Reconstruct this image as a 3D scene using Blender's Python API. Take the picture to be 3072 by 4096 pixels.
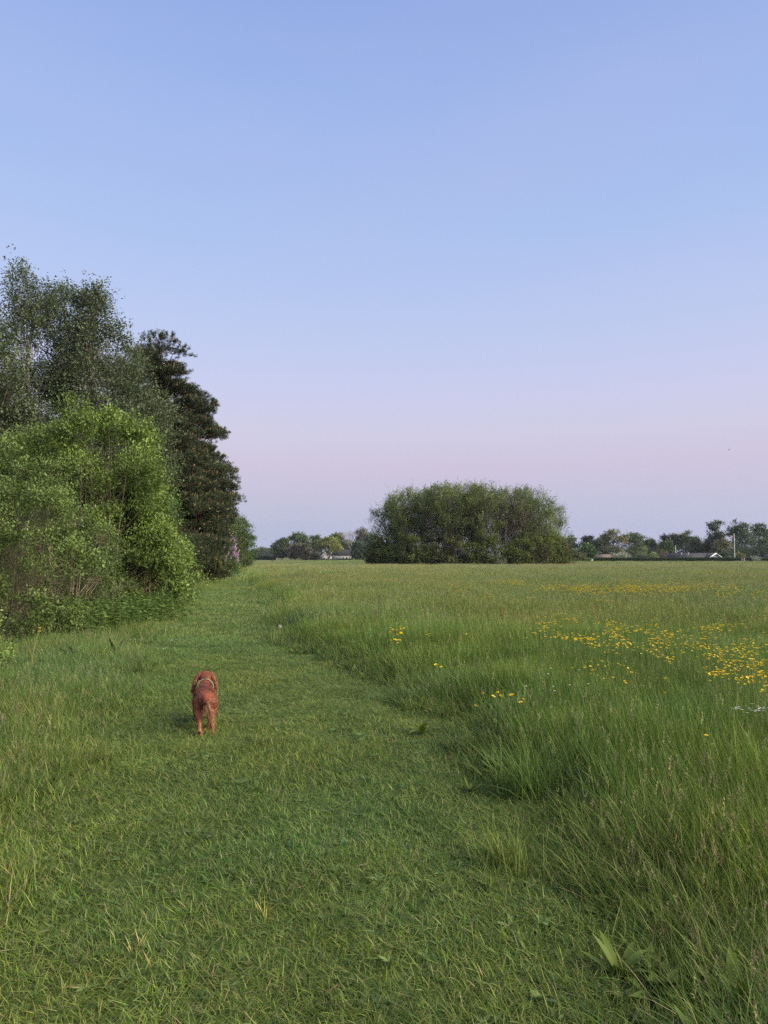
import bpy, bmesh, math, random
import numpy as np
from mathutils import Vector, Matrix

for o in list(bpy.data.objects):
    bpy.data.objects.remove(o)
sc = bpy.context.scene
COL = sc.collection
R = math.radians
PI = math.pi

# ------------------------------------------------------------------ camera
F_PX, HOR, EYE = 2841.0, 2225.0, 1.6          # focal length and horizon row in photo pixels, eye height
PITCH = math.atan((HOR - 2048.0) / F_PX)
cam_d = bpy.data.cameras.new('camera'); cam = bpy.data.objects.new('camera', cam_d); COL.objects.link(cam)
cam_d.sensor_fit = 'VERTICAL'; cam_d.sensor_height = 24.0; cam_d.lens = 24.0 * F_PX / 4096.0
cam_d.clip_start = 0.05; cam_d.clip_end = 6000
cam.location = (0, 0, EYE); cam.rotation_euler = (PI / 2 + PITCH, 0, 0)
sc.camera = cam

# ------------------------------------------------------------------ sky, sun, exposure
EXPO = 1.0                                     # the phone exposed for the grass
SUN_AZ, SUN_EL = R(108), R(29)                 # clockwise from the view direction: low, behind and to the right
def lin(r, g, b):
    f = lambda c: (c / 255 / 12.92) if c / 255 <= 0.04045 else ((c / 255 + 0.055) / 1.055) ** 2.4
    return (f(r), f(g), f(b), 1.0)
world = bpy.data.worlds.new('World'); sc.world = world; world.use_nodes = True
wn, wl = world.node_tree.nodes, world.node_tree.links
wn.clear()
w_out = wn.new('ShaderNodeOutputWorld'); w_bg = wn.new('ShaderNodeBackground')
w_sky = wn.new('ShaderNodeTexSky'); w_sky.sky_type = 'NISHITA'; w_sky.sun_disc = False
w_sky.sun_elevation = R(4); w_sky.sun_rotation = SUN_AZ; w_sky.air_density = 1.0; w_sky.dust_density = 1.0; w_sky.ozone_density = 2.0
w_tc = wn.new('ShaderNodeTexCoord'); w_sep = wn.new('ShaderNodeSeparateXYZ'); w_ramp = wn.new('ShaderNodeValToRGB')
wl.new(w_tc.outputs['Generated'], w_sep.inputs[0]); wl.new(w_sep.outputs['Z'], w_ramp.inputs['Fac'])
SKY = [(0.0, (172, 185, 220)), (0.04, (178, 186, 221)), (0.085, (195, 189, 220)), (0.125, (208, 194, 220)), (0.17, (211, 204, 229)),
       (0.225, (206, 206, 238)), (0.30, (194, 205, 242)), (0.41, (177, 198, 243)), (0.54, (160, 186, 240)), (0.65, (147, 173, 232)), (1.0, (122, 150, 217))]
el = w_ramp.color_ramp.elements
el[0].position, el[0].color = SKY[0][0], lin(*SKY[0][1])
el[1].position, el[1].color = SKY[-1][0], lin(*SKY[-1][1])
for p, c in SKY[1:-1]:
    e = el.new(p); e.color = lin(*c)
w_sc = wn.new('ShaderNodeVectorMath'); w_sc.operation = 'SCALE'; w_sc.inputs['Scale'].default_value = 0.05 / 2 ** EXPO
w_add = wn.new('ShaderNodeVectorMath'); w_add.operation = 'ADD'
w_s2 = wn.new('ShaderNodeVectorMath'); w_s2.operation = 'SCALE'; w_s2.inputs['Scale'].default_value = 0.895 / 2 ** EXPO
w_map = wn.new('ShaderNodeMapping'); w_map.inputs['Scale'].default_value = (1.2, 1.2, 4.5); w_map.inputs['Rotation'].default_value = (0.5, 0.3, 0.4)
w_noi = wn.new('ShaderNodeTexNoise'); w_noi.inputs['Scale'].default_value = 1.1; w_noi.inputs['Detail'].default_value = 3.0
w_mr = wn.new('ShaderNodeMapRange'); w_mr.inputs['From Min'].default_value = 0.45; w_mr.inputs['From Max'].default_value = 0.75; w_mr.inputs['To Max'].default_value = 0.22
w_mix = wn.new('ShaderNodeMix'); w_mix.data_type = 'RGBA'; w_mix.inputs['B'].default_value = lin(206, 200, 236)      # faint veils of high cloud
wl.new(w_tc.outputs['Generated'], w_map.inputs[0]); wl.new(w_map.outputs[0], w_noi.inputs['Vector']); wl.new(w_noi.outputs['Fac'], w_mr.inputs['Value'])
wl.new(w_mr.outputs[0], w_mix.inputs['Factor']); wl.new(w_ramp.outputs[0], w_mix.inputs['A'])
wl.new(w_sky.outputs[0], w_sc.inputs[0]); wl.new(w_mix.outputs['Result'], w_s2.inputs[0])
wl.new(w_s2.outputs[0], w_add.inputs[0]); wl.new(w_sc.outputs[0], w_add.inputs[1])
wl.new(w_add.outputs[0], w_bg.inputs['Color']); w_bg.inputs['Strength'].default_value = 1.0
wl.new(w_bg.outputs[0], w_out.inputs['Surface'])

sun_d = bpy.data.lights.new('sun', 'SUN'); sun = bpy.data.objects.new('sun', sun_d); COL.objects.link(sun)
sun_d.energy = 4.8; sun_d.angle = R(58); sun_d.color = (1.0, 0.88, 0.68)
sdir = Vector((math.sin(SUN_AZ) * math.cos(SUN_EL), math.cos(SUN_AZ) * math.cos(SUN_EL), math.sin(SUN_EL)))
sun.rotation_euler = sdir.to_track_quat('Z', 'Y').to_euler(); sun.location = sdir * 50
sc.view_settings.view_transform = 'Standard'; sc.view_settings.look = 'None'
sc.view_settings.exposure = EXPO; sc.view_settings.gamma = 1.0; sc.view_settings.use_curve_mapping = False
sc.render.engine = 'CYCLES'
sc.cycles.max_bounces = 5; sc.cycles.diffuse_bounces = 3; sc.cycles.transmission_bounces = 3; sc.cycles.transparent_max_bounces = 4
sc.cycles.volume_bounces = 0
sc.cycles.use_denoising = False; sc.cycles.denoiser = 'OPENIMAGEDENOISE'; sc.cycles.denoising_input_passes = 'RGB_ALBEDO_NORMAL'; sc.cycles.denoising_prefilter = 'ACCURATE'
sc.cycles.use_adaptive_sampling = False

# ------------------------------------------------------------------ helpers
def ray(px, py):
    """direction of a photo pixel, scaled so that y = 1"""
    xc, zc = (px - 1536.0) / F_PX, (2048.0 - py) / F_PX
    y = math.cos(PITCH) - zc * math.sin(PITCH); z = math.sin(PITCH) + zc * math.cos(PITCH)
    return xc / y, z / y
def at(px, py, Y):
    x, z = ray(px, py); return Vector((x * Y, Y, EYE + z * Y))
def on_ground(px, py, z=0.0):
    x, zz = ray(px, py); Y = (z - EYE) / zz
    return Vector((x * Y, Y, z))
def xat(px, Y): return ray(px, HOR)[0] * Y
def zat(py, Y): return EYE + ray(1536, py)[1] * Y

def link(o, parent=None):
    COL.objects.link(o)
    if parent is not None: o.parent = parent
    return o
def thing(name, label, cat, loc=(0, 0, 0), rotz=0.0, group=None):
    o = bpy.data.objects.new(name, None); o.empty_display_size = 0.1; COL.objects.link(o)
    o.location = loc; o.rotation_euler = (0, 0, rotz); o['label'] = label; o['category'] = cat
    if group: o['group'] = group
    return o
def tag(o, label=None, cat=None, group=None, kind=None):
    if label: o['label'] = label
    if cat: o['category'] = cat
    if group: o['group'] = group
    if kind: o['kind'] = kind
    return o

class Geo:
    """collects vertices, faces (3- or 4-sided) and a colour per vertex"""
    def __init__(s): s.v, s.q, s.t, s.c, s.n = [], [], [], [], 0
    def add(s, v, q=None, t=None, c=(0.1, 0.1, 0.1)):
        v = np.asarray(v, float).reshape(-1, 3)
        if q is not None and len(q): s.q.append(np.asarray(q, int).reshape(-1, 4) + s.n)
        if t is not None and len(t): s.t.append(np.asarray(t, int).reshape(-1, 3) + s.n)
        c = np.asarray(c, float)
        if c.ndim == 1: c = np.tile(c, (len(v), 1))
        s.v.append(v); s.c.append(c); s.n += len(v)
    def mesh(s, name, mat, smooth=False):
        me = bpy.data.meshes.new(name)
        if not s.v: return me
        v = np.concatenate(s.v); c = np.concatenate(s.c)
        q = np.concatenate(s.q) if s.q else np.zeros((0, 4), int)
        t = np.concatenate(s.t) if s.t else np.zeros((0, 3), int)
        nq, nt = len(q), len(t)
        me.vertices.add(len(v)); me.vertices.foreach_set('co', v.astype(np.float32).ravel())
        me.loops.add(nq * 4 + nt * 3)
        me.loops.foreach_set('vertex_index', np.concatenate([q.ravel(), t.ravel()]).astype(np.int32))
        me.polygons.add(nq + nt)
        me.polygons.foreach_set('loop_start', np.concatenate([np.arange(nq) * 4, nq * 4 + np.arange(nt) * 3]).astype(np.int32))
        me.polygons.foreach_set('loop_total', np.concatenate([np.full(nq, 4), np.full(nt, 3)]).astype(np.int32))
        me.update(calc_edges=True)
        a = me.color_attributes.new('Col', 'FLOAT_COLOR', 'POINT')
        a.data.foreach_set('color', np.concatenate([c, np.ones((len(c), 1))], 1).astype(np.float32).ravel())
        me.materials.append(mat)
        if smooth: me.polygons.foreach_set('use_smooth', np.ones(nq + nt, bool))
        me.validate()
        return me
    def obj(s, name, mat, parent=None, smooth=False):
        return link(bpy.data.objects.new(name, s.mesh(name, mat, smooth)), parent)

def nrm(a): return a / np.maximum(np.linalg.norm(a, axis=-1, keepdims=True), 1e-9)
def rdir(rng, n): return nrm(rng.normal(size=(n, 3)))

def tube(g, pts, rad, sides=6, c=(0.1, 0.08, 0.06), cap=True):
    pts = np.asarray(pts, float); rad = np.asarray(rad, float); n = len(pts)
    tan = nrm(np.gradient(pts, axis=0))
    ref = np.where(np.abs(tan[:, 2:3]) > 0.9, np.array([[1.0, 0, 0]]), np.array([[0, 0, 1.0]]))
    u = nrm(np.cross(tan, ref)); w = np.cross(tan, u)
    a = np.arange(sides) * 2 * PI / sides
    ring = pts[:, None] + rad[:, None, None] * (np.cos(a)[None, :, None] * u[:, None] + np.sin(a)[None, :, None] * w[:, None])
    i, k = np.meshgrid(np.arange(n - 1), np.arange(sides), indexing='ij'); k2 = (k + 1) % sides
    q = np.stack([i * sides + k, i * sides + k2, (i + 1) * sides + k2, (i + 1) * sides + k], -1).reshape(-1, 4)
    t = []
    v = ring.reshape(-1, 3)
    if cap:
        v = np.concatenate([v, pts[-1:]])
        t = [[(n - 1) * sides + j, (n - 1) * sides + (j + 1) % sides, n * sides] for j in range(sides)]
    g.add(v, q, t, c)
def bez(a, b, c, n):
    t = np.linspace(0, 1, n)[:, None]
    return (1 - t) ** 2 * a + 2 * t * (1 - t) * b + t * t * c
def box(g, x0, x1, y0, y1, z0, z1, c=(0.5, 0.5, 0.5)):
    v = [(x, y, z) for z in (z0, z1) for y in (y0, y1) for x in (x0, x1)]
    g.add(v, [(0, 2, 3, 1), (4, 5, 7, 6), (0, 1, 5, 4), (2, 6, 7, 3), (0, 4, 6, 2), (1, 3, 7, 5)], None, c)

def leaves(g, base, d, L, W, rng, col, jit=0.45, mid=0.45):
    """kite-shaped leaves, faces turned mostly upwards"""
    n = len(base); L = np.broadcast_to(L, (n,))[:, None]; W = np.broadcast_to(W, (n,))[:, None]
    s = nrm(np.cross(d, np.array([[0, 0, 1.0]])) + rng.normal(size=(n, 3)) * jit)
    s = nrm(s - d * (s * d).sum(1, keepdims=True))
    nn = np.cross(s, d)
    v = np.stack([base, base + d * L * mid + s * W / 2, base + d * L - nn * L * 0.12, base + d * L * mid - s * W / 2], 1).reshape(-1, 3)
    q = np.arange(n * 4).reshape(-1, 4)
    g.add(v, q, None, np.repeat(col, 4, axis=0))

# ------------------------------------------------------------------ materials
def mat_leaf(name, rough=0.55, transl=0.25, spec=0.25, inst=False, objvar=0.0):
    m = bpy.data.materials.new(name); m.use_nodes = True; nt = m.node_tree; n, l = nt.nodes, nt.links
    n.clear(); out = n.new('ShaderNodeOutputMaterial')
    at_ = n.new('ShaderNodeAttribute'); at_.attribute_name = 'Col'; col = at_.outputs['Color']
    if inst:
        ai = n.new('ShaderNodeAttribute'); ai.attribute_type = 'INSTANCER'; ai.attribute_name = 'tint'
        mx = n.new('ShaderNodeMix'); mx.data_type = 'RGBA'; mx.blend_type = 'MULTIPLY'; mx.inputs['Factor'].default_value = 1.0
        l.new(col, mx.inputs['A']); l.new(ai.outputs['Color'], mx.inputs['B']); col = mx.outputs['Result']
    if objvar:
        oi = n.new('ShaderNodeObjectInfo'); mr = n.new('ShaderNodeMapRange'); hs = n.new('ShaderNodeHueSaturation')
        mr.inputs['To Min'].default_value = 1 - objvar; mr.inputs['To Max'].default_value = 1 + objvar
        l.new(oi.outputs['Random'], mr.inputs['Value']); l.new(mr.outputs[0], hs.inputs['Value']); l.new(col, hs.inputs['Color']); col = hs.outputs[0]
    p = n.new('ShaderNodeBsdfPrincipled'); p.inputs['Roughness'].default_value = rough; p.inputs['Specular IOR Level'].default_value = spec
    l.new(col, p.inputs['Base Color'])
    if transl > 0:
        tr = n.new('ShaderNodeBsdfTranslucent'); l.new(col, tr.inputs['Color'])
        ms = n.new('ShaderNodeMixShader'); ms.inputs[0].default_value = transl
        l.new(p.outputs[0], ms.inputs[1]); l.new(tr.outputs[0], ms.inputs[2]); l.new(ms.outputs[0], out.inputs['Surface'])
    else:
        l.new(p.outputs[0], out.inputs['Surface'])
    return m
def mat_noise(name, c1, c2, scale=8.0, rough=0.8, spec=0.2, detail=5.0, stretch=(1, 1, 1), bump=0.0, mid=(0.35, 0.65)):
    m = bpy.data.materials.new(name); m.use_nodes = True; nt = m.node_tree; n, l = nt.nodes, nt.links
    p = n['Principled BSDF']; p.inputs['Roughness'].default_value = rough; p.inputs['Specular IOR Level'].default_value = spec
    tc = n.new('ShaderNodeTexCoord'); mp = n.new('ShaderNodeMapping'); mp.inputs['Scale'].default_value = stretch
    no = n.new('ShaderNodeTexNoise'); no.inputs['Scale'].default_value = scale; no.inputs['Detail'].default_value = detail
    rp = n.new('ShaderNodeValToRGB'); rp.color_ramp.elements[0].position = mid[0]; rp.color_ramp.elements[1].position = mid[1]
    rp.color_ramp.elements[0].color = (*c1, 1); rp.color_ramp.elements[1].color = (*c2, 1)
    l.new(tc.outputs['Object'], mp.inputs[0]); l.new(mp.outputs[0], no.inputs['Vector']); l.new(no.outputs['Fac'], rp.inputs[0]); l.new(rp.outputs[0], p.inputs['Base Color'])
    if bump:
        b = n.new('ShaderNodeBump'); b.inputs['Strength'].default_value = bump; b.inputs['Distance'].default_value = 0.02
        l.new(no.outputs['Fac'], b.inputs['Height']); l.new(b.outputs[0], p.inputs['Normal'])
    return m

M_GRASS = mat_leaf('grass_blades', 0.5, 0.28, 0.10, inst=True)
M_LEAF = mat_leaf('leaves', 0.5, 0.18, 0.16)
M_NEEDLE = mat_leaf('needles', 0.6, 0.08, 0.2)
M_PETAL = mat_leaf('petals', 0.4, 0.25, 0.3)
M_FUR = mat_leaf('fur', 0.5, 0.0, 0.25)
M_BARK = mat_noise('bark', (0.07, 0.06, 0.05), (0.20, 0.17, 0.14), 12, 0.9, 0.1, stretch=(1, 1, 0.25), bump=0.4)
M_BIRCH = mat_noise('birch_bark', (0.07, 0.06, 0.055), (0.27, 0.24, 0.215), 5, 0.8, 0.15, stretch=(1, 1, 2.5), mid=(0.4, 0.52))
M_PINEBARK = mat_noise('pine_bark', (0.04, 0.03, 0.022), (0.11, 0.075, 0.05), 9, 0.9, 0.1, stretch=(1, 1, 0.3), bump=0.4)
M_STEM = mat_leaf('stems', 0.7, 0.0, 0.15)

# ------------------------------------------------------------------ terrain
def sstep(a, b, x):
    t = np.clip((x - a) / (b - a), 0, 1); return t * t * (3 - 2 * t)
def ground_z(x, y):
    return -1.6 * sstep(206, 214, y) * sstep(35, 50, x)
PATH_Y = [0, 2.4, 4.2, 6.4, 10, 13.6, 20, 26, 45, 60, 80, 101, 125, 150, 190]
PATH_X = [-0.35, -0.4, -0.6, -1.1, -1.85, -2.9, -4.2, -5.4, -9.4, -12.7, -16.2, -19.5, -23.0, -27.0, -33.5]
def path_x(y): return np.interp(y, PATH_Y, PATH_X)
def path_hw(y): return np.interp(y, [0, 8, 15, 27, 60, 150], [1.25, 1.4, 1.6, 1.65, 1.5, 1.4])
def wob(x, y, s, k=0.0):
    """smooth noise in about -1..1"""
    return (np.sin(x * 1.7 / s + 1.3 * np.sin(y * 1.1 / s + k) + k) + np.sin(y * 1.9 / s + 1.7 * np.sin(x * 0.9 / s - k) + 2.1 * k)
            + 0.6 * np.sin((x + y) * 3.1 / s + k * 3) + 0.6 * np.sin((x - 0.7 * y) * 3.7 / s + k)) / 3.2

xs = np.array(sorted(set(list(np.linspace(-3000, 3000, 25)) + list(np.linspace(-150, 200, 71)))))
ys = np.array(sorted(set(list(np.linspace(-600, 5000, 24)) + list(np.linspace(-20, 400, 106)))))
gx, gy = np.meshgrid(xs, ys); gz = ground_z(gx, gy)
g = Geo(); nx, ny = len(xs), len(ys)
ii, jj = np.meshgrid(np.arange(nx - 1), np.arange(ny - 1))
g.add(np.stack([gx, gy, gz], -1).reshape(-1, 3), np.stack([jj * nx + ii, jj * nx + ii + 1, (jj + 1) * nx + ii + 1, (jj + 1) * nx + ii], -1).reshape(-1, 4))
M_GROUND = mat_noise('meadow_soil_and_grass', (0.085, 0.105, 0.035), (0.155, 0.165, 0.062), 0.25, 0.95, 0.05, detail=9)
M_PATH = mat_noise('mown_turf', (0.080, 0.120, 0.034), (0.130, 0.170, 0.058), 1.2, 0.95, 0.05, detail=9)
tag(g.obj('ground', M_GROUND), kind='structure')
g = Geo(); py_ = np.concatenate([np.arange(-3, 30, 0.5), np.arange(30, 191, 2.0)])
px_, hw_ = path_x(py_), path_hw(py_)
L_ = np.stack([px_ - hw_ - 0.12 * wob(px_, py_, 0.7), py_, np.full_like(py_, 0.005)], -1); R_ = np.stack([px_ + hw_ + 0.12 * wob(px_ + 9, py_, 0.7), py_, np.full_like(py_, 0.005)], -1)
n_ = len(py_); k_ = np.arange(n_ - 1)
g.add(np.concatenate([L_, R_]), np.stack([k_, k_ + n_, k_ + n_ + 1, k_ + 1], -1))
tag(g.obj('path', M_PATH), kind='structure')

# ------------------------------------------------------------------ grass
GREENS = np.array([[0.074, 0.138, 0.021], [0.095, 0.162, 0.024], [0.134, 0.190, 0.038], [0.050, 0.104, 0.024], [0.172, 0.200, 0.060]])
DRY = np.array([[0.30, 0.25, 0.13], [0.24, 0.22, 0.11], [0.26, 0.18, 0.10]])
def blade_cols(rng, n, dry):
    c = GREENS[rng.integers(0, len(GREENS), n)] * rng.uniform(0.75, 1.3, (n, 1))
    k = rng.random(n) < dry; c[k] = DRY[rng.integers(0, 3, k.sum())] * rng.uniform(0.6, 1.1, (k.sum(), 1))
    return c
def blades(g, rng, n, size, L0, L1, w0, w1, lean0, lean1, curl, seg, dry, wind=0.0, root=None, cols=None):
    r = rng.uniform(-size / 2, size / 2, (n, 2)) if root is None else root
    th = rng.uniform(0, 2 * PI, n); L = rng.uniform(L0, L1, n); W = rng.uniform(w0, w1, n)
    lean = rng.uniform(lean0, lean1, n); cu = rng.uniform(0.2, 1.0, n) * curl
    h = np.stack([np.cos(th) + wind, np.sin(th)], -1); h /= np.linalg.norm(h, axis=1, keepdims=True)
    tw = th + PI / 2 + rng.normal(0, 0.5, n); sx = np.stack([np.cos(tw), np.sin(tw), rng.normal(0, 0.25, n)], -1)
    ts = np.linspace(0, 1, seg + 1)
    P = []
    ang = lean[:, None] + cu[:, None] * ts[None]               # angle from vertical along the blade
    dt = 1.0 / seg
    hx = np.concatenate([np.zeros((n, 1)), np.cumsum(np.sin((ang[:, 1:] + ang[:, :-1]) / 2) * dt, 1)], 1) * L[:, None]
    hz = np.concatenate([np.zeros((n, 1)), np.cumsum(np.cos((ang[:, 1:] + ang[:, :-1]) / 2) * dt, 1)], 1) * L[:, None]
    hz = np.maximum(hz, 0.004)
    ctr = np.stack([r[:, :1] + h[:, :1] * hx, r[:, 1:] + h[:, 1:] * hx, hz - 0.004], -1)
    wid = W[:, None] * (1 - ts[None] ** 1.6) * (0.65 + 0.7 * np.minimum(ts[None] * 3, 1) * 0.5)
    vl = ctr - sx[:, None] * wid[..., None] / 2; vr = ctr + sx[:, None] * wid[..., None] / 2
    nv = 2 * seg + 1
    v = np.zeros((n, nv, 3)); v[:, 0:2 * seg:2] = vl[:, :-1]; v[:, 1:2 * seg:2] = vr[:, :-1]; v[:, -1] = ctr[:, -1]
    o = np.arange(n)[:, None] * nv
    q = np.concatenate([(o + np.array([[2 * k, 2 * k + 1, 2 * k + 3, 2 * k + 2]])) for k in range(seg - 1)]) if seg > 1 else None
    t = o + np.array([[2 * seg - 2, 2 * seg - 1, 2 * seg]])
    c = blade_cols(rng, n, dry) if cols is None else cols
    g.add(v.reshape(-1, 3), q, t, np.repeat(c, nv, axis=0))
    return ctr[:, -1], h
def seed_stems(g, rng, n, size, L0, L1, w, lean, headlen, headw, nsp, root=None):
    cols = np.array([0.16, 0.17, 0.065]) * rng.uniform(0.7, 1.3, (n, 1))
    tip, h = blades(g, rng, n, size, L0, L1, w, w * 1.2, 0.02, lean, 0.35, 3, 0, cols=cols, root=root)
    hc = np.array([[0.20, 0.20, 0.085], [0.18, 0.155, 0.09], [0.24, 0.25, 0.11], [0.16, 0.20, 0.07]])[rng.integers(0, 4, n)] * rng.uniform(0.7, 1.15, (n, 1))
    b = np.repeat(tip, nsp, 0); hh = np.repeat(h, nsp, 0); t = rng.random(len(b))
    base = b + np.stack([hh[:, 0] * 0.2, hh[:, 1] * 0.2, -np.ones(len(b))], -1) * (t * headlen)[:, None]
    d = rdir(rng, len(b)) * 0.55 + np.array([[0, 0, 0.75]]) + np.stack([hh[:, 0], hh[:, 1], np.zeros(len(b))], -1) * 0.35
    leaves(g, base, nrm(d), headlen * rng.uniform(0.12, 0.34, len(b)), headw * rng.uniform(0.6, 1.3, len(b)), rng, np.repeat(hc, nsp, 0), jit=1.5)
def weeds(g, rng, n, size, L0, L1, up=0.5, c=(0.07, 0.13, 0.035)):
    """broad herb leaves in small rosettes"""
    for k in range(n):
        p = rng.uniform(-size / 2, size / 2, 2); m = rng.integers(4, 9)
        th = rng.uniform(0, 2 * PI) + np.arange(m) * 2 * PI / m + rng.normal(0, 0.3, m)
        d = nrm(np.stack([np.cos(th), np.sin(th), np.full(m, up) * rng.uniform(0.5, 1.5, m)], -1))
        L = rng.uniform(L0, L1, m)
        leaves(g, np.tile([p[0], p[1], 0.006], (m, 1)), d, L, L * rng.uniform(0.22, 0.4), rng, np.array([c]) * rng.uniform(0.75, 1.35, (m, 1)), jit=0.25)

PATCH = bpy.data.collections.new('grass_patches')          # sources for the scattered grass, not in the scene itself
PATCH_ID = {}
def patch(key, builder, n):
    PATCH_ID[key] = []
    for k in range(n):
        rng = np.random.default_rng(hash_key(key) + k); g = Geo(); builder(g, rng)
        nm = 'patch_%03d' % len(PATCH.objects); o = bpy.data.objects.new(nm, g.mesh(nm, M_GRASS)); PATCH.objects.link(o)
        PATCH_ID[key].append(len(PATCH.objects) - 1)
def hash_key(s): return sum((i + 1) * ord(ch) for i, ch in enumerate(s)) * 31
def b_short0(g, rng):
    blades(g, rng, 380, 0.42, 0.035, 0.095, 0.0026, 0.0052, 0.25, 1.4, 1.0, 3, 0.025)
    blades(g, rng, 60, 0.42, 0.03, 0.09, 0.003, 0.005, 1.1, 1.5, 0.4, 2, 0.14)
    weeds(g, rng, rng.integers(0, 5), 0.4, 0.025, 0.055, 0.4, (0.085, 0.14, 0.04))
def b_mid0(g, rng):
    blades(g, rng, 260, 0.42, 0.12, 0.27, 0.003, 0.0055, 0.05, 0.7, 1.0, 4, 0.04)
    blades(g, rng, 110, 0.42, 0.05, 0.12, 0.003, 0.005, 0.3, 1.3, 0.8, 2, 0.10)
    seed_stems(g, rng, rng.integers(1, 6), 0.4, 0.22, 0.38, 0.0020, 0.45, 0.06, 0.0034, 20)
    weeds(g, rng, rng.integers(1, 4), 0.4, 0.07, 0.15, 1.0, (0.085, 0.14, 0.03))
def b_tall0(g, rng):
    blades(g, rng, 180, 0.42, 0.26, 0.52, 0.0034, 0.0074, 0.02, 0.30, 0.5, 5, 0.02)
    blades(g, rng, 80, 0.42, 0.20, 0.44, 0.008, 0.015, 0.05, 0.45, 0.8, 5, 0.01)
    blades(g, rng, 120, 0.42, 0.12, 0.30, 0.003, 0.007, 0.05, 0.8, 0.9, 3, 0.07)
    seed_stems(g, rng, rng.integers(0, 3), 0.4, 0.38, 0.58, 0.0022, 0.30, 0.085, 0.0034, 22)
    if rng.random() < 0.7: weeds(g, rng, rng.integers(1, 3), 0.3, 0.14, 0.28, 2.2, (0.085, 0.145, 0.026))
def b_short1(g, rng):
    blades(g, rng, 380, 0.95, 0.05, 0.12, 0.006, 0.011, 0.15, 1.1, 0.9, 2, 0.05)
def b_mid1(g, rng):
    blades(g, rng, 300, 0.95, 0.12, 0.28, 0.006, 0.011, 0.05, 0.7, 0.9, 3, 0.05)
    seed_stems(g, rng, 7, 0.9, 0.2, 0.36, 0.004, 0.4, 0.06, 0.007, 10)
def b_tall1(g, rng):
    blades(g, rng, 330, 0.95, 0.26, 0.55, 0.006, 0.011, 0.02, 0.40, 0.7, 3, 0.05, wind=0.05)
    seed_stems(g, rng, 18, 0.9, 0.42, 0.62, 0.004, 0.28, 0.09, 0.008, 10)
def b_short2(g, rng):
    blades(g, rng, 420, 2.7, 0.06, 0.13, 0.018, 0.03, 0.1, 1.0, 0.8, 2, 0.05)
def b_tall2(g, rng):
    blades(g, rng, 420, 2.7, 0.24, 0.52, 0.014, 0.026, 0.02, 0.4, 0.6, 2, 0.06, wind=0.15)
    seed_stems(g, rng, 50, 2.6, 0.38, 0.60, 0.010, 0.28, 0.12, 0.02, 4)
for key, fn, n in (('s0', b_short0, 7), ('m0', b_mid0, 7), ('t0', b_tall0, 9), ('s1', b_short1, 4), ('m1', b_mid1, 4), ('t1', b_tall1, 5), ('s2', b_short2, 3), ('t2', b_tall2, 4)):
    patch(key, fn, n)

HOLLOWS = [(1.22, 8.9, 0.5), (0.55, 10.3, 0.42), (1.0, 4.7, 0.4), (1.75, 2.8, 0.32), (0.9, 6.9, 0.35)]
def meadow_edge(y):      # x where the tall meadow starts
    return np.interp(y, [0, 2.4, 3.2, 4.5, 6.6, 8.5, 10, 13.6, 20, 26, 45, 60, 80, 101, 150], [1.15, 1.12, 1.12, 1.18, 1.12, 0.58, 0.0, -1.5, -2.5, -3.75, -7.75, -11.1, -14.7, -18.0, -25.5])
def grass_h(x, y):
    """wanted grass height"""
    pc, hw = path_x(y), path_hw(y); me_ = meadow_edge(y)
    n1 = wob(x, y, 0.9, 1.0); n2 = wob(x, y, 3.1, 2.0)
    h = 0.057 + 0.016 * n1 + 0.022 * np.maximum(0, wob(x, y, 0.33, 5.0))
    e = me_ + 0.26 * n1 + 0.28 * wob(x, y, 2.2, 9.0)
    right = sstep(-0.75, 0.60, x - e)
    h = h * (1 - right) + right * np.interp(y, [2, 5, 12], [0.27, 0.35, 0.43]) * (1 + 0.22 * n2 + 0.12 * n1)
    el_ = pc - hw + 0.25 * n1
    left = sstep(0.35, -0.9, x - el_)
    hl = np.interp(y, [2, 4, 7, 14, 30], [0.11, 0.165, 0.20, 0.20, 0.24]) * (1 + 0.35 * n1)
    h = h * (1 - left) + left * hl
    far = sstep(150, 185, y) * sstep(-60, -25, x * 1.0 + 0 * y)
    for hx, hy, hr in HOLLOWS:
        h = h * (1 - 0.88 * np.exp(-((x - hx) ** 2 + (y - hy) ** 2) / hr ** 2))
    mown_far = sstep(118, 130, y) * sstep(5, -5, x)            # the field by the white house is cut short
    h = h * (1 - 0.45 * sstep(85, 120, y))
    return np.clip(h * (1 - 0.75 * mown_far), 0.05, 0.62)
def grid_pts(rng, y0, y1, sp, wide=0.60, marg=1.2):
    ny = int((y1 - y0) / sp) + 1; P = []
    for k in range(ny):
        y = y0 + k * sp; w = wide * y + marg; n = int(2 * w / sp) + 1
        x = -w + np.arange(n) * sp
        P.append(np.stack([x, np.full(n, y)], -1))
    P = np.concatenate(P); P += rng.uniform(-0.5, 0.5, P.shape) * sp
    return P
def veg_line(y):         # left of this line only the shrubs' litter grows
    return np.interp(y, [0, 8, 10, 12, 16, 20, 24, 40, 60, 100, 115], [-5, -5.6, -5.7, -6.0, -6.4, -6.2, -6.6, -10.6, -14.4, -22.5, -26])
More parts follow.
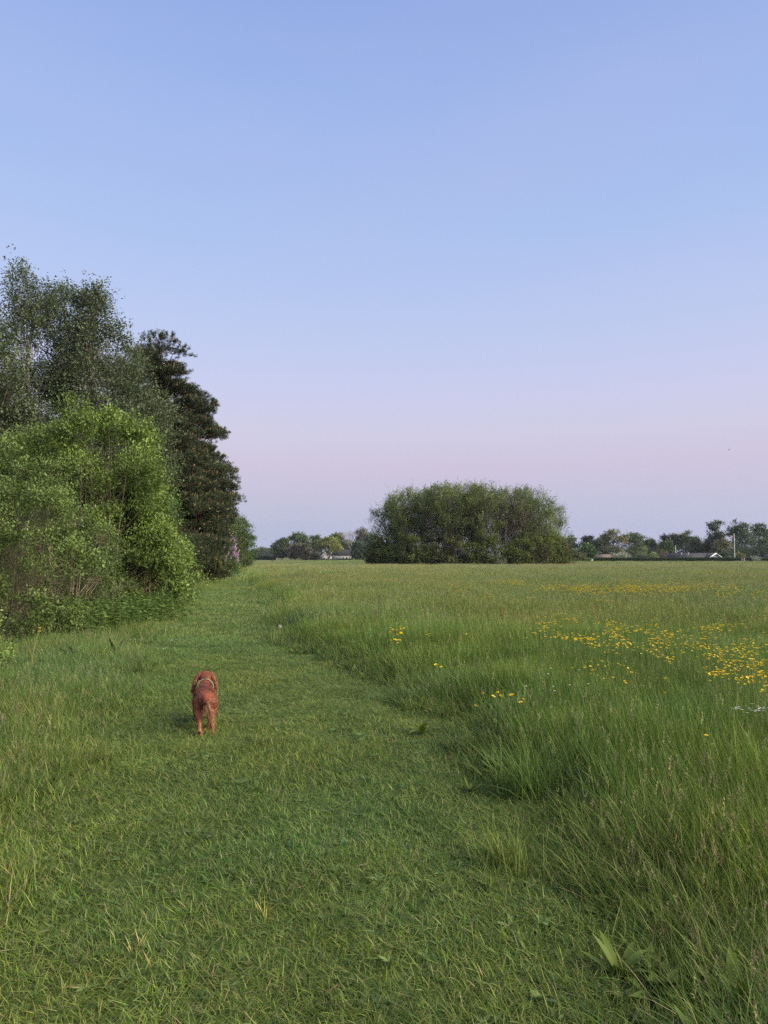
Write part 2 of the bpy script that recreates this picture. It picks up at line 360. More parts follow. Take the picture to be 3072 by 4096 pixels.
def scatter_grass(name, label, bands, sel):
    rng = np.random.default_rng(hash_key(name)); P, ROT, S, I, T = [], [], [], [], []
    for (y0, y1, sp, lod, over) in bands:
        p = grid_pts(rng, y0, y1, sp); x, y = p[:, 0], p[:, 1]
        h = grass_h(x, y); keep = (x > veg_line(y) - 0.6) & sel(x, y, h); p, h = p[keep], h[keep]; x, y = p[:, 0], p[:, 1]
        n = len(p)
        if not n: continue
        hj = h * rng.uniform(0.85, 1.2, n)
        if lod == 2: cls = np.where(hj < 0.17, 0, 2); 
        else: cls = np.where(hj < 0.125, 0, np.where(hj < 0.29, 1, 2))
        nat = np.array([0.080, 0.20, 0.42])[cls]
        ids = np.zeros(n, int)
        for cI, ck in enumerate('smt'):
            k = cls == cI
            if k.any():
                opt = np.array(PATCH_ID['%s%d' % (ck if not (lod == 2 and ck == 'm') else 't', lod)]); ids[k] = opt[rng.integers(0, len(opt), k.sum())]
        s = rng.uniform(0.9, 1.15, n) * over
        sz = hj / nat
        P.append(np.stack([x, y, ground_z(x, y) + 0.006], -1)); ROT.append(np.stack([rng.normal(0, 0.05, n), rng.normal(0, 0.05, n), rng.uniform(0, 2 * PI, n)], -1))
        S.append(np.stack([s, s, sz], -1)); I.append(ids)
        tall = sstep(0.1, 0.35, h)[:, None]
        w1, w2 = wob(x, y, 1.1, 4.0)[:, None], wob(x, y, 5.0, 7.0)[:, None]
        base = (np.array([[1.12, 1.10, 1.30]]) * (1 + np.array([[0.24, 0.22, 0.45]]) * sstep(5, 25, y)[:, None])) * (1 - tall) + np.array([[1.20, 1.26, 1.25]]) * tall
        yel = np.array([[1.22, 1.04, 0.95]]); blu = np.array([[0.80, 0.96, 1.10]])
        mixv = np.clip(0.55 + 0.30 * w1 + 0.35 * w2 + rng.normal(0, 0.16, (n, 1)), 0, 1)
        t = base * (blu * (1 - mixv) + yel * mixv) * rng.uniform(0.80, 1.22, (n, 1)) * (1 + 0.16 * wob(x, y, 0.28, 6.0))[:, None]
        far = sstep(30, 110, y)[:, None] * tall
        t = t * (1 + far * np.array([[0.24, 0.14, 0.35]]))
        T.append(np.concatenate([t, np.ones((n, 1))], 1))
    P, ROT, S, I, T = map(np.concatenate, (P, ROT, S, I, T)); n = len(P)
    me = bpy.data.meshes.new(name); me.vertices.add(n); me.vertices.foreach_set('co', P.astype(np.float32).ravel())
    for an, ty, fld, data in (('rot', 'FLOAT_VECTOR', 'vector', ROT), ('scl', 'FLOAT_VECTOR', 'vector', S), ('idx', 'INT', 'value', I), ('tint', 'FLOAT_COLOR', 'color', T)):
        a = me.attributes.new(an, ty, 'POINT'); a.data.foreach_set(fld, data.astype(np.int32 if ty == 'INT' else np.float32).ravel())
    o = link(bpy.data.objects.new(name, me)); tag(o, label, 'grass', kind='stuff')
    md = o.modifiers.new('scatter', 'NODES'); md.node_group = scatter_nodes()
    return n
_ng = []
def scatter_nodes():
    if _ng: return _ng[0]
    ng = bpy.data.node_groups.new('scatter_patches', 'GeometryNodeTree')
    ng.interface.new_socket('Geometry', in_out='INPUT', socket_type='NodeSocketGeometry'); ng.interface.new_socket('Geometry', in_out='OUTPUT', socket_type='NodeSocketGeometry')
    n, l = ng.nodes, ng.links
    gi, go = n.new('NodeGroupInput'), n.new('NodeGroupOutput'); ci = n.new('GeometryNodeCollectionInfo'); ip = n.new('GeometryNodeInstanceOnPoints')
    ci.inputs['Collection'].default_value = PATCH; ci.inputs['Separate Children'].default_value = True; ci.inputs['Reset Children'].default_value = True
    ip.inputs['Pick Instance'].default_value = True
    def na(nm, ty):
        x = n.new('GeometryNodeInputNamedAttribute'); x.data_type = ty; x.inputs['Name'].default_value = nm; return x.outputs['Attribute']
    l.new(gi.outputs[0], ip.inputs['Points']); l.new(ci.outputs[0], ip.inputs['Instance']); l.new(na('idx', 'INT'), ip.inputs['Instance Index'])
    e2r = n.new('FunctionNodeEulerToRotation'); l.new(na('rot', 'FLOAT_VECTOR'), e2r.inputs[0]); l.new(e2r.outputs[0], ip.inputs['Rotation'])
    l.new(na('scl', 'FLOAT_VECTOR'), ip.inputs['Scale']); l.new(ip.outputs[0], go.inputs[0])
    _ng.append(ng); return ng
BANDS = [(1.2, 6.0, 0.14, 0, 1.0), (6.0, 13.0, 0.20, 0, 1.1), (13.0, 42.0, 0.42, 1, 1.0), (42.0, 120.0, 1.05, 2, 1.0), (120.0, 320.0, 3.0, 2, 1.5)]
is_path = lambda x, y, h: (np.abs(x - path_x(y)) < path_hw(y) + 0.25) & (y < 190) & (x < meadow_edge(y))
is_verge = lambda x, y, h: (x < path_x(y)) & ~is_path(x, y, h) & (y < 190)
is_mead = lambda x, y, h: ~is_path(x, y, h) & ~is_verge(x, y, h)
n1 = scatter_grass('path_grass', 'short mown grass of the path the dog walks along', BANDS, is_path)
n2 = scatter_grass('verge_grass', 'longer grass between the mown path and the shrubs on the left', BANDS, is_verge)
n3 = scatter_grass('meadow_grass', 'tall meadow grass with seed heads right of the path', BANDS, is_mead)
print('grass instances', n1, n2, n3)

# ------------------------------------------------------------------ trees and shrubs
def crown(rng, H, Rad, prof, z0, nl, ns, nleaf, lobe_r, leafL, leafW, col, top=None, flat=0.75, up=0.3, out=0.5, droop=0.0, spl=0.25, spread=0.08,
          shell=(0.45, 0.95), colvar=0.25, tuft=False, cone=None, limbs=True, limb_r=0.03, trunk_r=0.12, bend=0.0, twig=0.3, trunk_top=0.9, cull=None, stemcol=(0.10, 0.085, 0.065), lean=(0, 0), nstems=1, stemspread=0.0):
    """wood and foliage of one plant: lobes of sprays of leaves inside a turned outline, limbs reaching every lobe"""
    W, G = Geo(), Geo()
    zs = np.linspace(0, 1, len(prof)); wts = np.interp(np.linspace(0, 1, 200), zs, prof) + 0.15; wts /= wts.sum()
    col = np.asarray(col, float); top = col if top is None else np.asarray(top, float)
    ax = lambda z: np.array([lean[0] * (z / H) + bend * math.sin(3 * z / H), lean[1] * (z / H), z])
    stems = []
    for k in range(nstems):
        a = rng.uniform(0, 2 * PI); o = np.array([math.cos(a), math.sin(a), 0]) * stemspread * (1 if nstems > 1 else 0) * rng.uniform(0.4, 1.0)
        zz = np.linspace(0, H * trunk_top * (1 if nstems == 1 else rng.uniform(0.6, 1.0)), 9)
        pts = np.array([ax(z) + o * (0.6 + 0.45 * z / H) + np.array([math.sin(z * 1.3 + k), math.cos(z * 1.1 + 2 * k), 0]) * 0.02 * H * 0.3 for z in zz])
        pts[0] -= np.array([0, 0, 0.1])
        tube(W, pts, trunk_r * (1 if nstems == 1 else rng.uniform(0.5, 1.0)) * (1 - 0.9 * np.linspace(0, 1, 9)) + 0.006, 7, stemcol); stems.append(pts)
    for i in range(nl):
        zf = rng.choice(200, p=wts) / 200.0; th = rng.uniform(0, 2 * PI)
        rr = np.interp(zf, zs, prof) * Rad * (1 + 0.18 * math.sin(3 * th + 5 * zf + i * 0.01)) * rng.uniform(*shell)
        c = ax(z0 + zf * (H - z0)) + np.array([math.cos(th) * rr, math.sin(th) * rr, 0])
        if cull is not None and cull(c): continue
        rl = lobe_r * rng.uniform(0.65, 1.3) * (0.6 + 0.4 * min(1, np.interp(zf, zs, prof) * 1.5))
        c[2] = max(c[2], rl * 0.5)
        o = np.array([math.cos(th), math.sin(th), 0.0])
        if limbs:
            st = stems[rng.integers(0, len(stems))]
            zb = max(0.08 * H, c[2] - (0.55 + 0.6 * rng.random()) * rr - 0.05 * H); zb = min(zb, st[-1][2] * 0.97)
            b = np.array([np.interp(zb, st[:, 2], st[:, j]) for j in range(3)])
            mid = (b + c) / 2 + np.array([0, 0, (-0.12 if droop < 0.3 else 0.18) * np.linalg.norm(c - b)])
            tube(W, bez(b, mid, c, 5), np.linspace(limb_r * rng.uniform(0.6, 1.2), limb_r * 0.25, 5), 4, stemcol, cap=False)
        d = rdir(rng, ns); d[:, 2] = np.where(d[:, 2] < -0.3, -d[:, 2], d[:, 2])
        sc_ = c + d * np.array([1, 1, flat]) * rl * rng.uniform(0.45, 1.05, (ns, 1))
        A = nrm(d * 0.6 + o * out + np.array([0, 0, up - droop * 1.5]) + rng.normal(size=(ns, 3)) * 0.3)
        if twig > 0 and limbs:
            for k in np.nonzero(rng.random(ns) < twig)[0]:
                tube(W, np.array([c, sc_[k] + A[k] * spl * 0.6]), [limb_r * 0.22, limb_r * 0.08], 3, stemcol, cap=False)
        m = ns * nleaf; t = rng.random(m); Ar = np.repeat(A, nleaf, 0)
        lb = rng.normal(1, colvar * 0.7); ls = rng.uniform(0.75, 1.3); sl = np.repeat(spl * np.where(rng.random(ns) < 0.12, 2.0, 1.0), nleaf); sb = np.repeat(rng.normal(1, colvar * 0.35, ns), nleaf)
        mixz = (np.clip((np.repeat(d[:, 2], nleaf) * 0.7 + 0.3), 0, 1) * rng.uniform(0.3, 1.0, m))[:, None]  # upper side of each lobe lighter: highlights painted in, besides new growth and blossom
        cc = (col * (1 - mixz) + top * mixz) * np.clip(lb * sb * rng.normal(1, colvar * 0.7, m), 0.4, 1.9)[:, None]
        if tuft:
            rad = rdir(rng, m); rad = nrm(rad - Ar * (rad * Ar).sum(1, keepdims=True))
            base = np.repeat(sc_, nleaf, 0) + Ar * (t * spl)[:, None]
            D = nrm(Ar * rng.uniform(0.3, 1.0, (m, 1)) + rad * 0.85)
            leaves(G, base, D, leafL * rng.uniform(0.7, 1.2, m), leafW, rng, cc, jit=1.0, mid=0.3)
            if cone is not None:
                k = np.nonzero(rng.random(ns) < cone[0])[0]
                if len(k):
                    kk = np.repeat(k, 5); tip = sc_[kk] + A[kk] * spl * 1.02
                    leaves(G, tip, nrm(rdir(rng, len(kk)) + np.array([0, 0, 0.6])), cone[1], cone[1] * 0.8, rng, np.tile(cone[2], (len(kk), 1)) * rng.uniform(0.7, 1.2, (len(kk), 1)), jit=1)
                k = np.nonzero((rng.random(ns) < 0.25) & (d[:, 2] > 0.2))[0]
                if len(k):
                    leaves(G, sc_[k] + A[k] * spl, nrm(A[k] * 0.3 + np.array([0, 0, 1.0])), spl * 0.9, 0.03, rng, np.tile([0.16, 0.12, 0.07], (len(k), 1)), jit=1)
        else:
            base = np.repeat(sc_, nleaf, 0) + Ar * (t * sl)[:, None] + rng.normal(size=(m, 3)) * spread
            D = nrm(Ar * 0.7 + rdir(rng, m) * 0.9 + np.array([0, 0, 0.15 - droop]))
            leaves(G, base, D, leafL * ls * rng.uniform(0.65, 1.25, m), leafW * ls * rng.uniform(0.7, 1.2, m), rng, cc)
    return W, G
def keep_above_ground(G):
    for v in G.v: v[:, 2] = np.maximum(v[:, 2], 0.02)
def plant(name, label, cat, loc, seed, bark, leafmat, group=None, parts=('trunk', 'crown'), rotz=None, **kw):
    rng = np.random.default_rng(seed); W, G = crown(rng, **kw); keep_above_ground(G)
    loc = (loc[0], loc[1], float(ground_z(np.float64(loc[0]), np.float64(loc[1]))))
    t = thing(name, label, cat, loc, 0.0, group)
    W.obj(parts[0], bark, t, smooth=True); G.obj(parts[1], leafmat, t)
    return t

SHRUB = ('stems', 'foliage')
P_ROUND = [0.55, 0.9, 1.0, 0.95, 0.75, 0.35]
P_SHRUB = [0.85, 1.0, 1.0, 0.9, 0.7, 0.3]
P_BIRCH = [0.75, 1.0, 0.9, 0.72, 0.48, 0.12]
P_PINE = [0.85, 1.0, 0.94, 0.86, 0.74, 0.42]
P_OAK = [0.35, 0.8, 1.0, 0.95, 0.6]
c_elder, c_eldert = (0.098, 0.152, 0.034), (0.160, 0.222, 0.058)  # second tone: pale new growth with leaf highlights put into the colour

# left edge, nearest first
plant('small_bush', 'small bright green bush cut off by the left edge of the photo', 'bush', (-5.75, 9.6), 11, M_STEM, M_LEAF, parts=SHRUB,
      H=0.95, Rad=0.55, prof=P_SHRUB, z0=0.05, nl=18, ns=16, nleaf=22, lobe_r=0.22, leafL=0.045, leafW=0.022, col=c_elder, top=c_eldert, spl=0.12, spread=0.03, trunk_r=0.015, limb_r=0.008, nstems=4, stemspread=0.3)
T = plant('broom_bush', 'tall bush with brown bare twigs and green shoot tips at the left edge', 'bush', (-7.0, 12.9), 12, M_STEM, M_LEAF, parts=SHRUB,
      H=3.3, Rad=1.45, prof=[0.8, 1.0, 1.0, 0.95, 0.8, 0.45], z0=0.15, nl=84, ns=28, nleaf=22, lobe_r=0.30, leafL=0.055, leafW=0.027, col=(0.084, 0.126, 0.034), top=(0.132, 0.186, 0.052), shell=(0.7, 1.0),
      spl=0.2, spread=0.04, trunk_r=0.007, limb_r=0.006, nstems=9, stemspread=0.9, twig=0.4, stemcol=(0.09, 0.075, 0.05), colvar=0.3)
rng = np.random.default_rng(77); g = Geo()
for k in range(380):                                # its dead brown inner twigs, fanning outwards
    th = rng.uniform(0, 2 * PI); z = rng.uniform(0.05, 2.2); r0 = rng.uniform(0.2, 0.8); r1 = r0 + rng.uniform(0.3, 0.75)
    a = np.array([math.cos(th) * r0, math.sin(th) * r0, z]); th2 = th + rng.normal(0, 0.25)
    b = np.array([math.cos(th2) * r1, math.sin(th2) * r1, z + rng.uniform(0.3, 0.9)])
    tube(g, bez(a, (a + b) / 2 + rng.normal(0, 0.08, 3), b, 4), np.linspace(0.005, 0.002, 4), 3, np.array([0.12, 0.098, 0.07]) * rng.uniform(0.6, 1.3), cap=False)
g.obj('dead_twigs', M_STEM, T)['kind'] = 'stuff'
plant('rose_bush', 'low dark thicket with thin grey twigs in front of the elder', 'bush', (-7.3, 16.2), 13, M_STEM, M_LEAF, parts=SHRUB,
      H=2.5, Rad=1.35, prof=P_SHRUB, z0=0.1, nl=70, ns=22, nleaf=20, lobe_r=0.36, leafL=0.05, leafW=0.028, col=(0.062, 0.095, 0.032), top=(0.095, 0.135, 0.045), spl=0.18, spread=0.05,
      trunk_r=0.025, limb_r=0.016, nstems=10, stemspread=0.7, twig=0.7, stemcol=(0.22, 0.18, 0.13))
plant('elder_bush', 'big light green elder with bare upright stems showing in its middle', 'bush', (-7.75, 18.6), 14, M_STEM, M_LEAF, parts=SHRUB,
      H=5.4, Rad=2.0, prof=[0.85, 0.95, 1.0, 0.92, 0.75, 0.35], z0=0.9, nl=105, ns=38, nleaf=22, lobe_r=0.40, leafL=0.082, leafW=0.038, col=c_elder, top=c_eldert, shell=(0.72, 1.08), spl=0.3, spread=0.06,
      trunk_r=0.035, limb_r=0.013, nstems=20, stemspread=1.3, twig=0.3, stemcol=(0.13, 0.11, 0.075), trunk_top=0.8,
      cull=lambda c: -0.9 < c[0] < 0.45 and c[1] < -0.4 and 2.2 < c[2] < 3.7)
plant('elder_bush', 'light green elder behind the brown twigged bush, sky showing left of its top', 'bush', (-9.4, 19.5), 15, M_STEM, M_LEAF, parts=SHRUB,
      H=5.1, Rad=1.7, prof=P_SHRUB, z0=0.6, nl=75, ns=34, nleaf=20, lobe_r=0.38, leafL=0.082, leafW=0.038, col=c_elder, top=c_eldert, shell=(0.7, 1.08), spl=0.3, spread=0.06,
      trunk_r=0.035, limb_r=0.014, nstems=8, stemspread=0.7, twig=0.3, stemcol=(0.11, 0.09, 0.07))
plant('honeysuckle_bush', 'bush with large pale leaves spilling over its right side towards the path', 'bush', (-7.0, 20.3), 16, M_STEM, M_LEAF, parts=SHRUB,
      H=3.7, Rad=1.05, prof=[1.0, 1.0, 0.92, 0.78, 0.58, 0.28], z0=0.25, nl=70, ns=20, nleaf=16, lobe_r=0.32, leafL=0.11, leafW=0.06, col=(0.094, 0.152, 0.034), top=(0.150, 0.220, 0.056), shell=(0.6, 1.0), spl=0.24, spread=0.06, droop=0.35,
      trunk_r=0.035, limb_r=0.016, nstems=8, stemspread=0.5, twig=0.5, stemcol=(0.20, 0.17, 0.11))
plant('privet_bush', 'dense rounded green bush sloping down to the path edge', 'bush', (-6.95, 22.6), 17, M_STEM, M_LEAF, parts=SHRUB,
      H=2.3, Rad=1.15, prof=P_SHRUB, z0=0.05, nl=60, ns=20, nleaf=18, lobe_r=0.36, leafL=0.07, leafW=0.036, col=(0.082, 0.130, 0.034), top=(0.135, 0.195, 0.055), spl=0.18, spread=0.05,
      trunk_r=0.03, limb_r=0.014, nstems=7, stemspread=0.6)
plant('privet_bush', 'deep green bush in the gap between the honeysuckle and the pines', 'bush', (-8.3, 24.5), 18, M_STEM, M_LEAF, parts=SHRUB,
      H=4.2, Rad=1.6, prof=P_SHRUB, z0=0.1, nl=60, ns=20, nleaf=16, lobe_r=0.45, leafL=0.08, leafW=0.045, col=(0.06, 0.11, 0.03), top=(0.095, 0.15, 0.04), spl=0.2, spread=0.05,
      trunk_r=0.04, limb_r=0.018, nstems=7, stemspread=0.8)

# birches
def birch(label, px, Y, top_py, Rad, seed, z0f=0.22, dens=1.0, lean=(0, 0), nl=70):
    H = zat(top_py, Y)
    return plant('birch_tree', label, 'tree', (xat(px, Y), Y), seed, M_BIRCH, M_LEAF, group=None,
          H=H, Rad=Rad, prof=P_BIRCH, z0=H * z0f, nl=int(nl * 1.08), ns=22, nleaf=22, lobe_r=0.52, leafL=0.085, leafW=0.062, col=(0.070, 0.094, 0.050), top=(0.105, 0.134, 0.072), up=0.35, droop=0.22, out=0.35,
          flat=1.5, spl=0.55, spread=0.06, shell=(0.3, 1.05), trunk_r=0.11, limb_r=0.028, twig=0.3, trunk_top=0.97, lean=lean, bend=0.15, stemcol=(0.2, 0.18, 0.16), colvar=0.28)
birch('tallest birch, its swaying top highest at the left edge', 95, 27.0, 1120, 2.0, 21, lean=(-0.15, 0), nl=125)
birch('slim birch between the tallest birch and the white stemmed one', 225, 30.0, 1195, 1.75, 22, nl=100)
birch('birch with a bare pale trunk showing, nearest the dark pines', 385, 28.0, 1200, 2.1, 23, lean=(-0.45, 0), nl=120)
birch('low birch with drooping twigs in front of the tall pine', 520, 30.5, 1420, 1.75, 24, z0f=0.25, nl=85)
birch('birch cut by the left edge of the photo', -60, 25.0, 1300, 1.3, 25, nl=60)

# pines
def pine(label, px, Y, top_py, Rad, seed, nl, z0f=0.1, prof=P_PINE, cones=0.10):
    H = zat(top_py, Y)
    return plant('pine_tree', label, 'tree', (xat(px, Y), Y), seed, M_PINEBARK, M_NEEDLE,
          H=H, Rad=Rad, prof=prof, z0=H * z0f, nl=nl, ns=62, nleaf=28, lobe_r=0.80, leafL=0.15, leafW=0.022, col=(0.026, 0.040, 0.020), top=(0.050, 0.066, 0.028), up=0.75, out=0.7, flat=0.42,
          spl=0.22, shell=(0.12, 1.0), trunk_top=0.9, tuft=True, cone=(cones, 0.075, (0.26, 0.19, 0.085)), trunk_r=0.16, limb_r=0.045, twig=0.35, stemcol=(0.10, 0.065, 0.045), colvar=0.3)
pine('tallest dark pine, rising right of the birches', 628, 34.0, 1385, 2.3, 36, 160)
pine('dark pine with brown cones, stepping down right of the tallest pine', 738, 37.0, 1590, 2.1, 32, 128)
pine('lowest dark pine with upright candles, nearest the path', 820, 41.5, 1825, 1.6, 33, 100, z0f=0.02, prof=[0.5, 0.65, 0.85, 1.0, 0.9, 0.5], cones=0.16)
plant('young_pine', 'young olive pine with pale candles in front of the lilac', 'tree', (xat(828, 40.5), 40.5), 34, M_PINEBARK, M_NEEDLE,
      H=2.7, Rad=1.0, prof=[0.9, 1.0, 0.95, 0.8, 0.6, 0.3], z0=0.1, nl=40, ns=24, nleaf=24, lobe_r=0.36, leafL=0.13, leafW=0.022, col=(0.050, 0.062, 0.025), top=(0.085, 0.09, 0.035), up=0.9, out=0.5, flat=0.8, spl=0.2,
      tuft=True, cone=(0.10, 0.06, (0.36, 0.28, 0.10)), trunk_r=0.06, limb_r=0.02, stemcol=(0.10, 0.065, 0.045))

# beyond the pines
T = plant('lilac_bush', 'lilac with purple blossom beside the path, right of the pines', 'bush', (xat(884, 46), 46), 41, M_STEM, M_LEAF, parts=SHRUB,
      H=2.9, Rad=1.0, prof=P_SHRUB, z0=0.2, nl=40, ns=14, nleaf=14, lobe_r=0.4, leafL=0.10, leafW=0.07, col=(0.065, 0.115, 0.035), top=(0.10, 0.15, 0.045), spl=0.2, spread=0.07, trunk_r=0.03, limb_r=0.015, nstems=6, stemspread=0.5)
rng = np.random.default_rng(42)
for k in range(46):
    g = Geo(); th = rng.uniform(-1.5, 0.7); z = rng.uniform(1.0, 2.9); r = 1.02 * np.interp(z, [0.9, 2.0, 3.0], [1.0, 1.0, 0.62]) * rng.uniform(0.85, 1.08)
    c = np.array([math.cos(th) * r, math.sin(th) * r, z]); m = 70; t = rng.random(m)
    ax_ = nrm(np.array([[math.cos(th) * 0.5, math.sin(th) * 0.5, 0.8]]))[0]; d = rdir(rng, m)
    tube(g, np.array([c, c + ax_ * 0.1, c + ax_ * 0.22]), [0.05, 0.045, 0.01], 6, (0.34, 0.22, 0.38)); leaves(g, c + ax_ * (t * 0.2)[:, None] + d * (0.045 * (1 - 0.8 * t))[:, None], nrm(d + rng.normal(0, 0.3, (m, 3))), 0.045, 0.036, rng, np.array([[0.42, 0.29, 0.47]]) * rng.uniform(0.6, 1.35, (m, 1)), jit=1)
    g.obj('flower_panicle', M_PETAL, T)
plant('low_bush', 'low dark bush at the foot of the lilac', 'bush', (xat(872, 50), 50), 43, M_STEM, M_LEAF, parts=SHRUB,
      H=1.5, Rad=0.9, prof=P_SHRUB, z0=0.05, nl=26, ns=14, nleaf=12, lobe_r=0.32, leafL=0.09, leafW=0.05, col=(0.05, 0.085, 0.028), top=(0.08, 0.12, 0.036), spl=0.18, spread=0.06, trunk_r=0.025, limb_r=0.013, nstems=5, stemspread=0.5)
def midtree(name, label, px, Y, top_py, Rad, seed, col, top, **kw):
    H = zat(top_py, Y); s = Y / 60.0
    d = dict(H=H, Rad=Rad, prof=P_SHRUB, z0=0.2, nl=70, ns=18, nleaf=14, lobe_r=0.75, leafL=0.13 * s ** 0.5, leafW=0.075 * s ** 0.5, col=col, top=top, spl=0.35, spread=0.10, trunk_r=0.13, limb_r=0.035, twig=0.25, shell=(0.55, 1.0))
    d.update(kw)
    return plant(name, label, 'tree', (xat(px, Y), Y), seed, M_BARK, M_LEAF, **d)
midtree('willow_tree', 'loose grey green tree just above the lilac', 880, 62, 1975, 1.55, 51, (0.065, 0.10, 0.036), (0.10, 0.14, 0.05))
midtree('willow_tree', 'leaning olive green tree right of the lilac', 925, 70, 2075, 1.25, 52, (0.062, 0.088, 0.034), (0.09, 0.12, 0.044))
midtree('hawthorn_tree', 'rounded dull green tree before the last tree of the row', 945, 82, 2060, 1.4, 53, (0.055, 0.085, 0.032), (0.085, 0.12, 0.042))
midtree('maple_tree', 'last tree of the row, drooping bright green boughs over the path', 962, 98, 2085, 1.55, 54, (0.050, 0.095, 0.028), (0.09, 0.155, 0.04), nl=44, out=0.9, droop=0.25, up=0.2, flat=0.5, spl=0.6, leafL=0.22, leafW=0.10)
midtree('hawthorn_bush', 'reddish low bush under the last tree of the row', 968, 101, 2200, 1.0, 55, (0.085, 0.075, 0.038), (0.10, 0.10, 0.045), nl=30, trunk_r=0.04, limb_r=0.02)['category'] = 'bush'
for k, (px, Y, tp, r_) in enumerate(((760, 44, 1950, 2.2), (700, 52, 1900, 2.6), (820, 66, 2000, 2.4))):
    midtree('hawthorn_tree', ('dark leafy tree hidden behind the lowest pine', 'dark tree behind the trunks of the pines', 'dull green tree between the lowest pine and the willow')[k], px, Y, tp, r_, 56 + k, (0.045, 0.072, 0.028), (0.07, 0.10, 0.036))

# nettles at the foot of the shrubs
rng = np.random.default_rng(61); g = Geo(); gs = Geo()
for k in range(420):
    y = rng.uniform(13.2, 19.5); x = -6.05 + 0.02 * (y - 14) + rng.normal(0, 0.42) + 0.1 * wob(0, y, 1.0)
    h = rng.uniform(0.35, 0.75); top_ = np.array([x + rng.normal(0, 0.06), y + rng.normal(0, 0.06), h])
    tube(gs, np.array([[x, y, 0], top_]), [0.004, 0.002], 3, (0.07, 0.11, 0.035), cap=False)
    m = 14; t = np.repeat(np.linspace(0.3, 1.0, 7), 2); th = np.tile([0, PI], 7) + np.repeat(np.arange(7) * PI / 2, 2) + rng.uniform(0, 6)
    L = 0.13 * (1.25 - 0.6 * t)
    leaves(g, np.array([[x, y, 0]]) + (top_ - np.array([x, y, 0])) * t[:, None], nrm(np.stack([np.cos(th), np.sin(th), np.full(m, 0.05)], -1) + rng.normal(0, 0.15, (m, 3))), L, L * 0.55, rng, np.array([[0.085, 0.148, 0.032]]) * rng.uniform(0.7, 1.35, (m, 1)), jit=0.25)
T = thing('nettle_patch', 'low spread of leafy nettles at the foot of the shrubs', 'nettles', (0, 0, 0))
gs.obj('stems', M_STEM, T)['kind'] = 'stuff'; g.obj('foliage', M_LEAF, T)['kind'] = 'stuff'

# ------------------------------------------------------------------ copse in the meadow
CO = np.array([13.2, 112.0])
def copse_h(x, y):
    e = math.hypot((x - CO[0]) / 13.2, 0.45 * (y - CO[1]) / 6.4) * 13.2
    return float(np.interp(e, [0, 7.5, 10.0, 11.8, 13.0, 14.0], [11.4, 11.3, 10.7, 9.6, 8.0, 6.2]))
rng = np.random.default_rng(71)
spots = []
for _ in range(4000):
    x, y = CO[0] + rng.uniform(-13.2, 13.2), CO[1] + rng.uniform(-6.2, 6.2)
    if ((x - CO[0]) / 13.2) ** 2 + ((y - CO[1]) / 6.4) ** 2 > 1: continue
    if all((x - a) ** 2 + (y - b) ** 2 > 2.75 ** 2 for a, b in spots): spots.append((x, y))
spots.sort(key=lambda p: p[0])
KIND = [((0.095, 0.112, 0.034), (0.16, 0.175, 0.046)), ((0.085, 0.105, 0.036), (0.13, 0.15, 0.044)), ((0.100, 0.122, 0.030), (0.17, 0.19, 0.042)), ((0.10, 0.095, 0.045), (0.13, 0.12, 0.055))]
def nth(k, n): return '%d%s' % (k, 'th' if 10 <= k % 100 <= 20 else {1: 'st', 2: 'nd', 3: 'rd'}.get(k % 10, 'th'))
WORD = ['first', 'second', 'third', 'fourth', 'fifth', 'sixth', 'seventh', 'eighth', 'ninth', 'tenth', 'eleventh', 'twelfth', 'thirteenth', 'fourteenth', 'fifteenth', 'sixteenth', 'seventeenth', 'eighteenth', 'nineteenth', 'twentieth',
        'twenty-first', 'twenty-second', 'twenty-third', 'twenty-fourth', 'twenty-fifth', 'twenty-sixth', 'twenty-seventh', 'twenty-eighth', 'twenty-ninth', 'thirtieth', 'thirty-first', 'thirty-second', 'thirty-third', 'thirty-fourth', 'thirty-fifth', 'thirty-sixth']
dead = min(range(len(spots)), key=lambda i: abs(spots[i][0] - xat(1985, 108)) + (0.4 * (spots[i][1] - 104)))
for i, (x, y) in enumerate(spots):
    H = copse_h(x, y) * rng.uniform(0.95, 1.04); side = (x - CO[0]) / 13.2
    edge = ((x - CO[0]) / 13.2) ** 2 + ((y - CO[1]) / 6.4) ** 2
    c, t = KIND[rng.integers(0, 3)] if i != dead else ((0.13, 0.11, 0.085), (0.16, 0.13, 0.10))
    inner = abs(x - CO[0]) < 9.8; nl = (80 if inner else 92) if i != dead else 36
    lab = 'slim upright tree in the copse, %s from its left end' % WORD[i] if i != dead else 'half dead greyish brown tree in the copse right of its middle'
    plant('hornbeam_tree', lab, 'tree', (x, y), 500 + i, M_BARK, M_LEAF, group='slim upright trees of the copse',
          H=H, Rad=2.2 + 0.6 * edge, prof=[0.45, 0.6, 0.9, 1.0, 0.95, 0.6] if inner else [1.0, 1.0, 0.95, 0.88, 0.75, 0.45], z0=(0.24 if inner else 0.05) * H, nl=nl, ns=14, nleaf=9, lobe_r=0.66, leafL=0.20, leafW=0.095, col=np.array(c) * [1.08, 1.24, 1.2], top=np.array(t) * [1.05, 1.2, 1.1],
          up=1.5, out=0.5, flat=1.6, spl=0.8, spread=0.08, shell=(0.3, 1.0), trunk_r=0.13, limb_r=0.04, twig=0.22, trunk_top=0.98, stemcol=(0.14, 0.12, 0.10), lean=(1.1 * side, -0.3), bend=0.1, colvar=0.3)
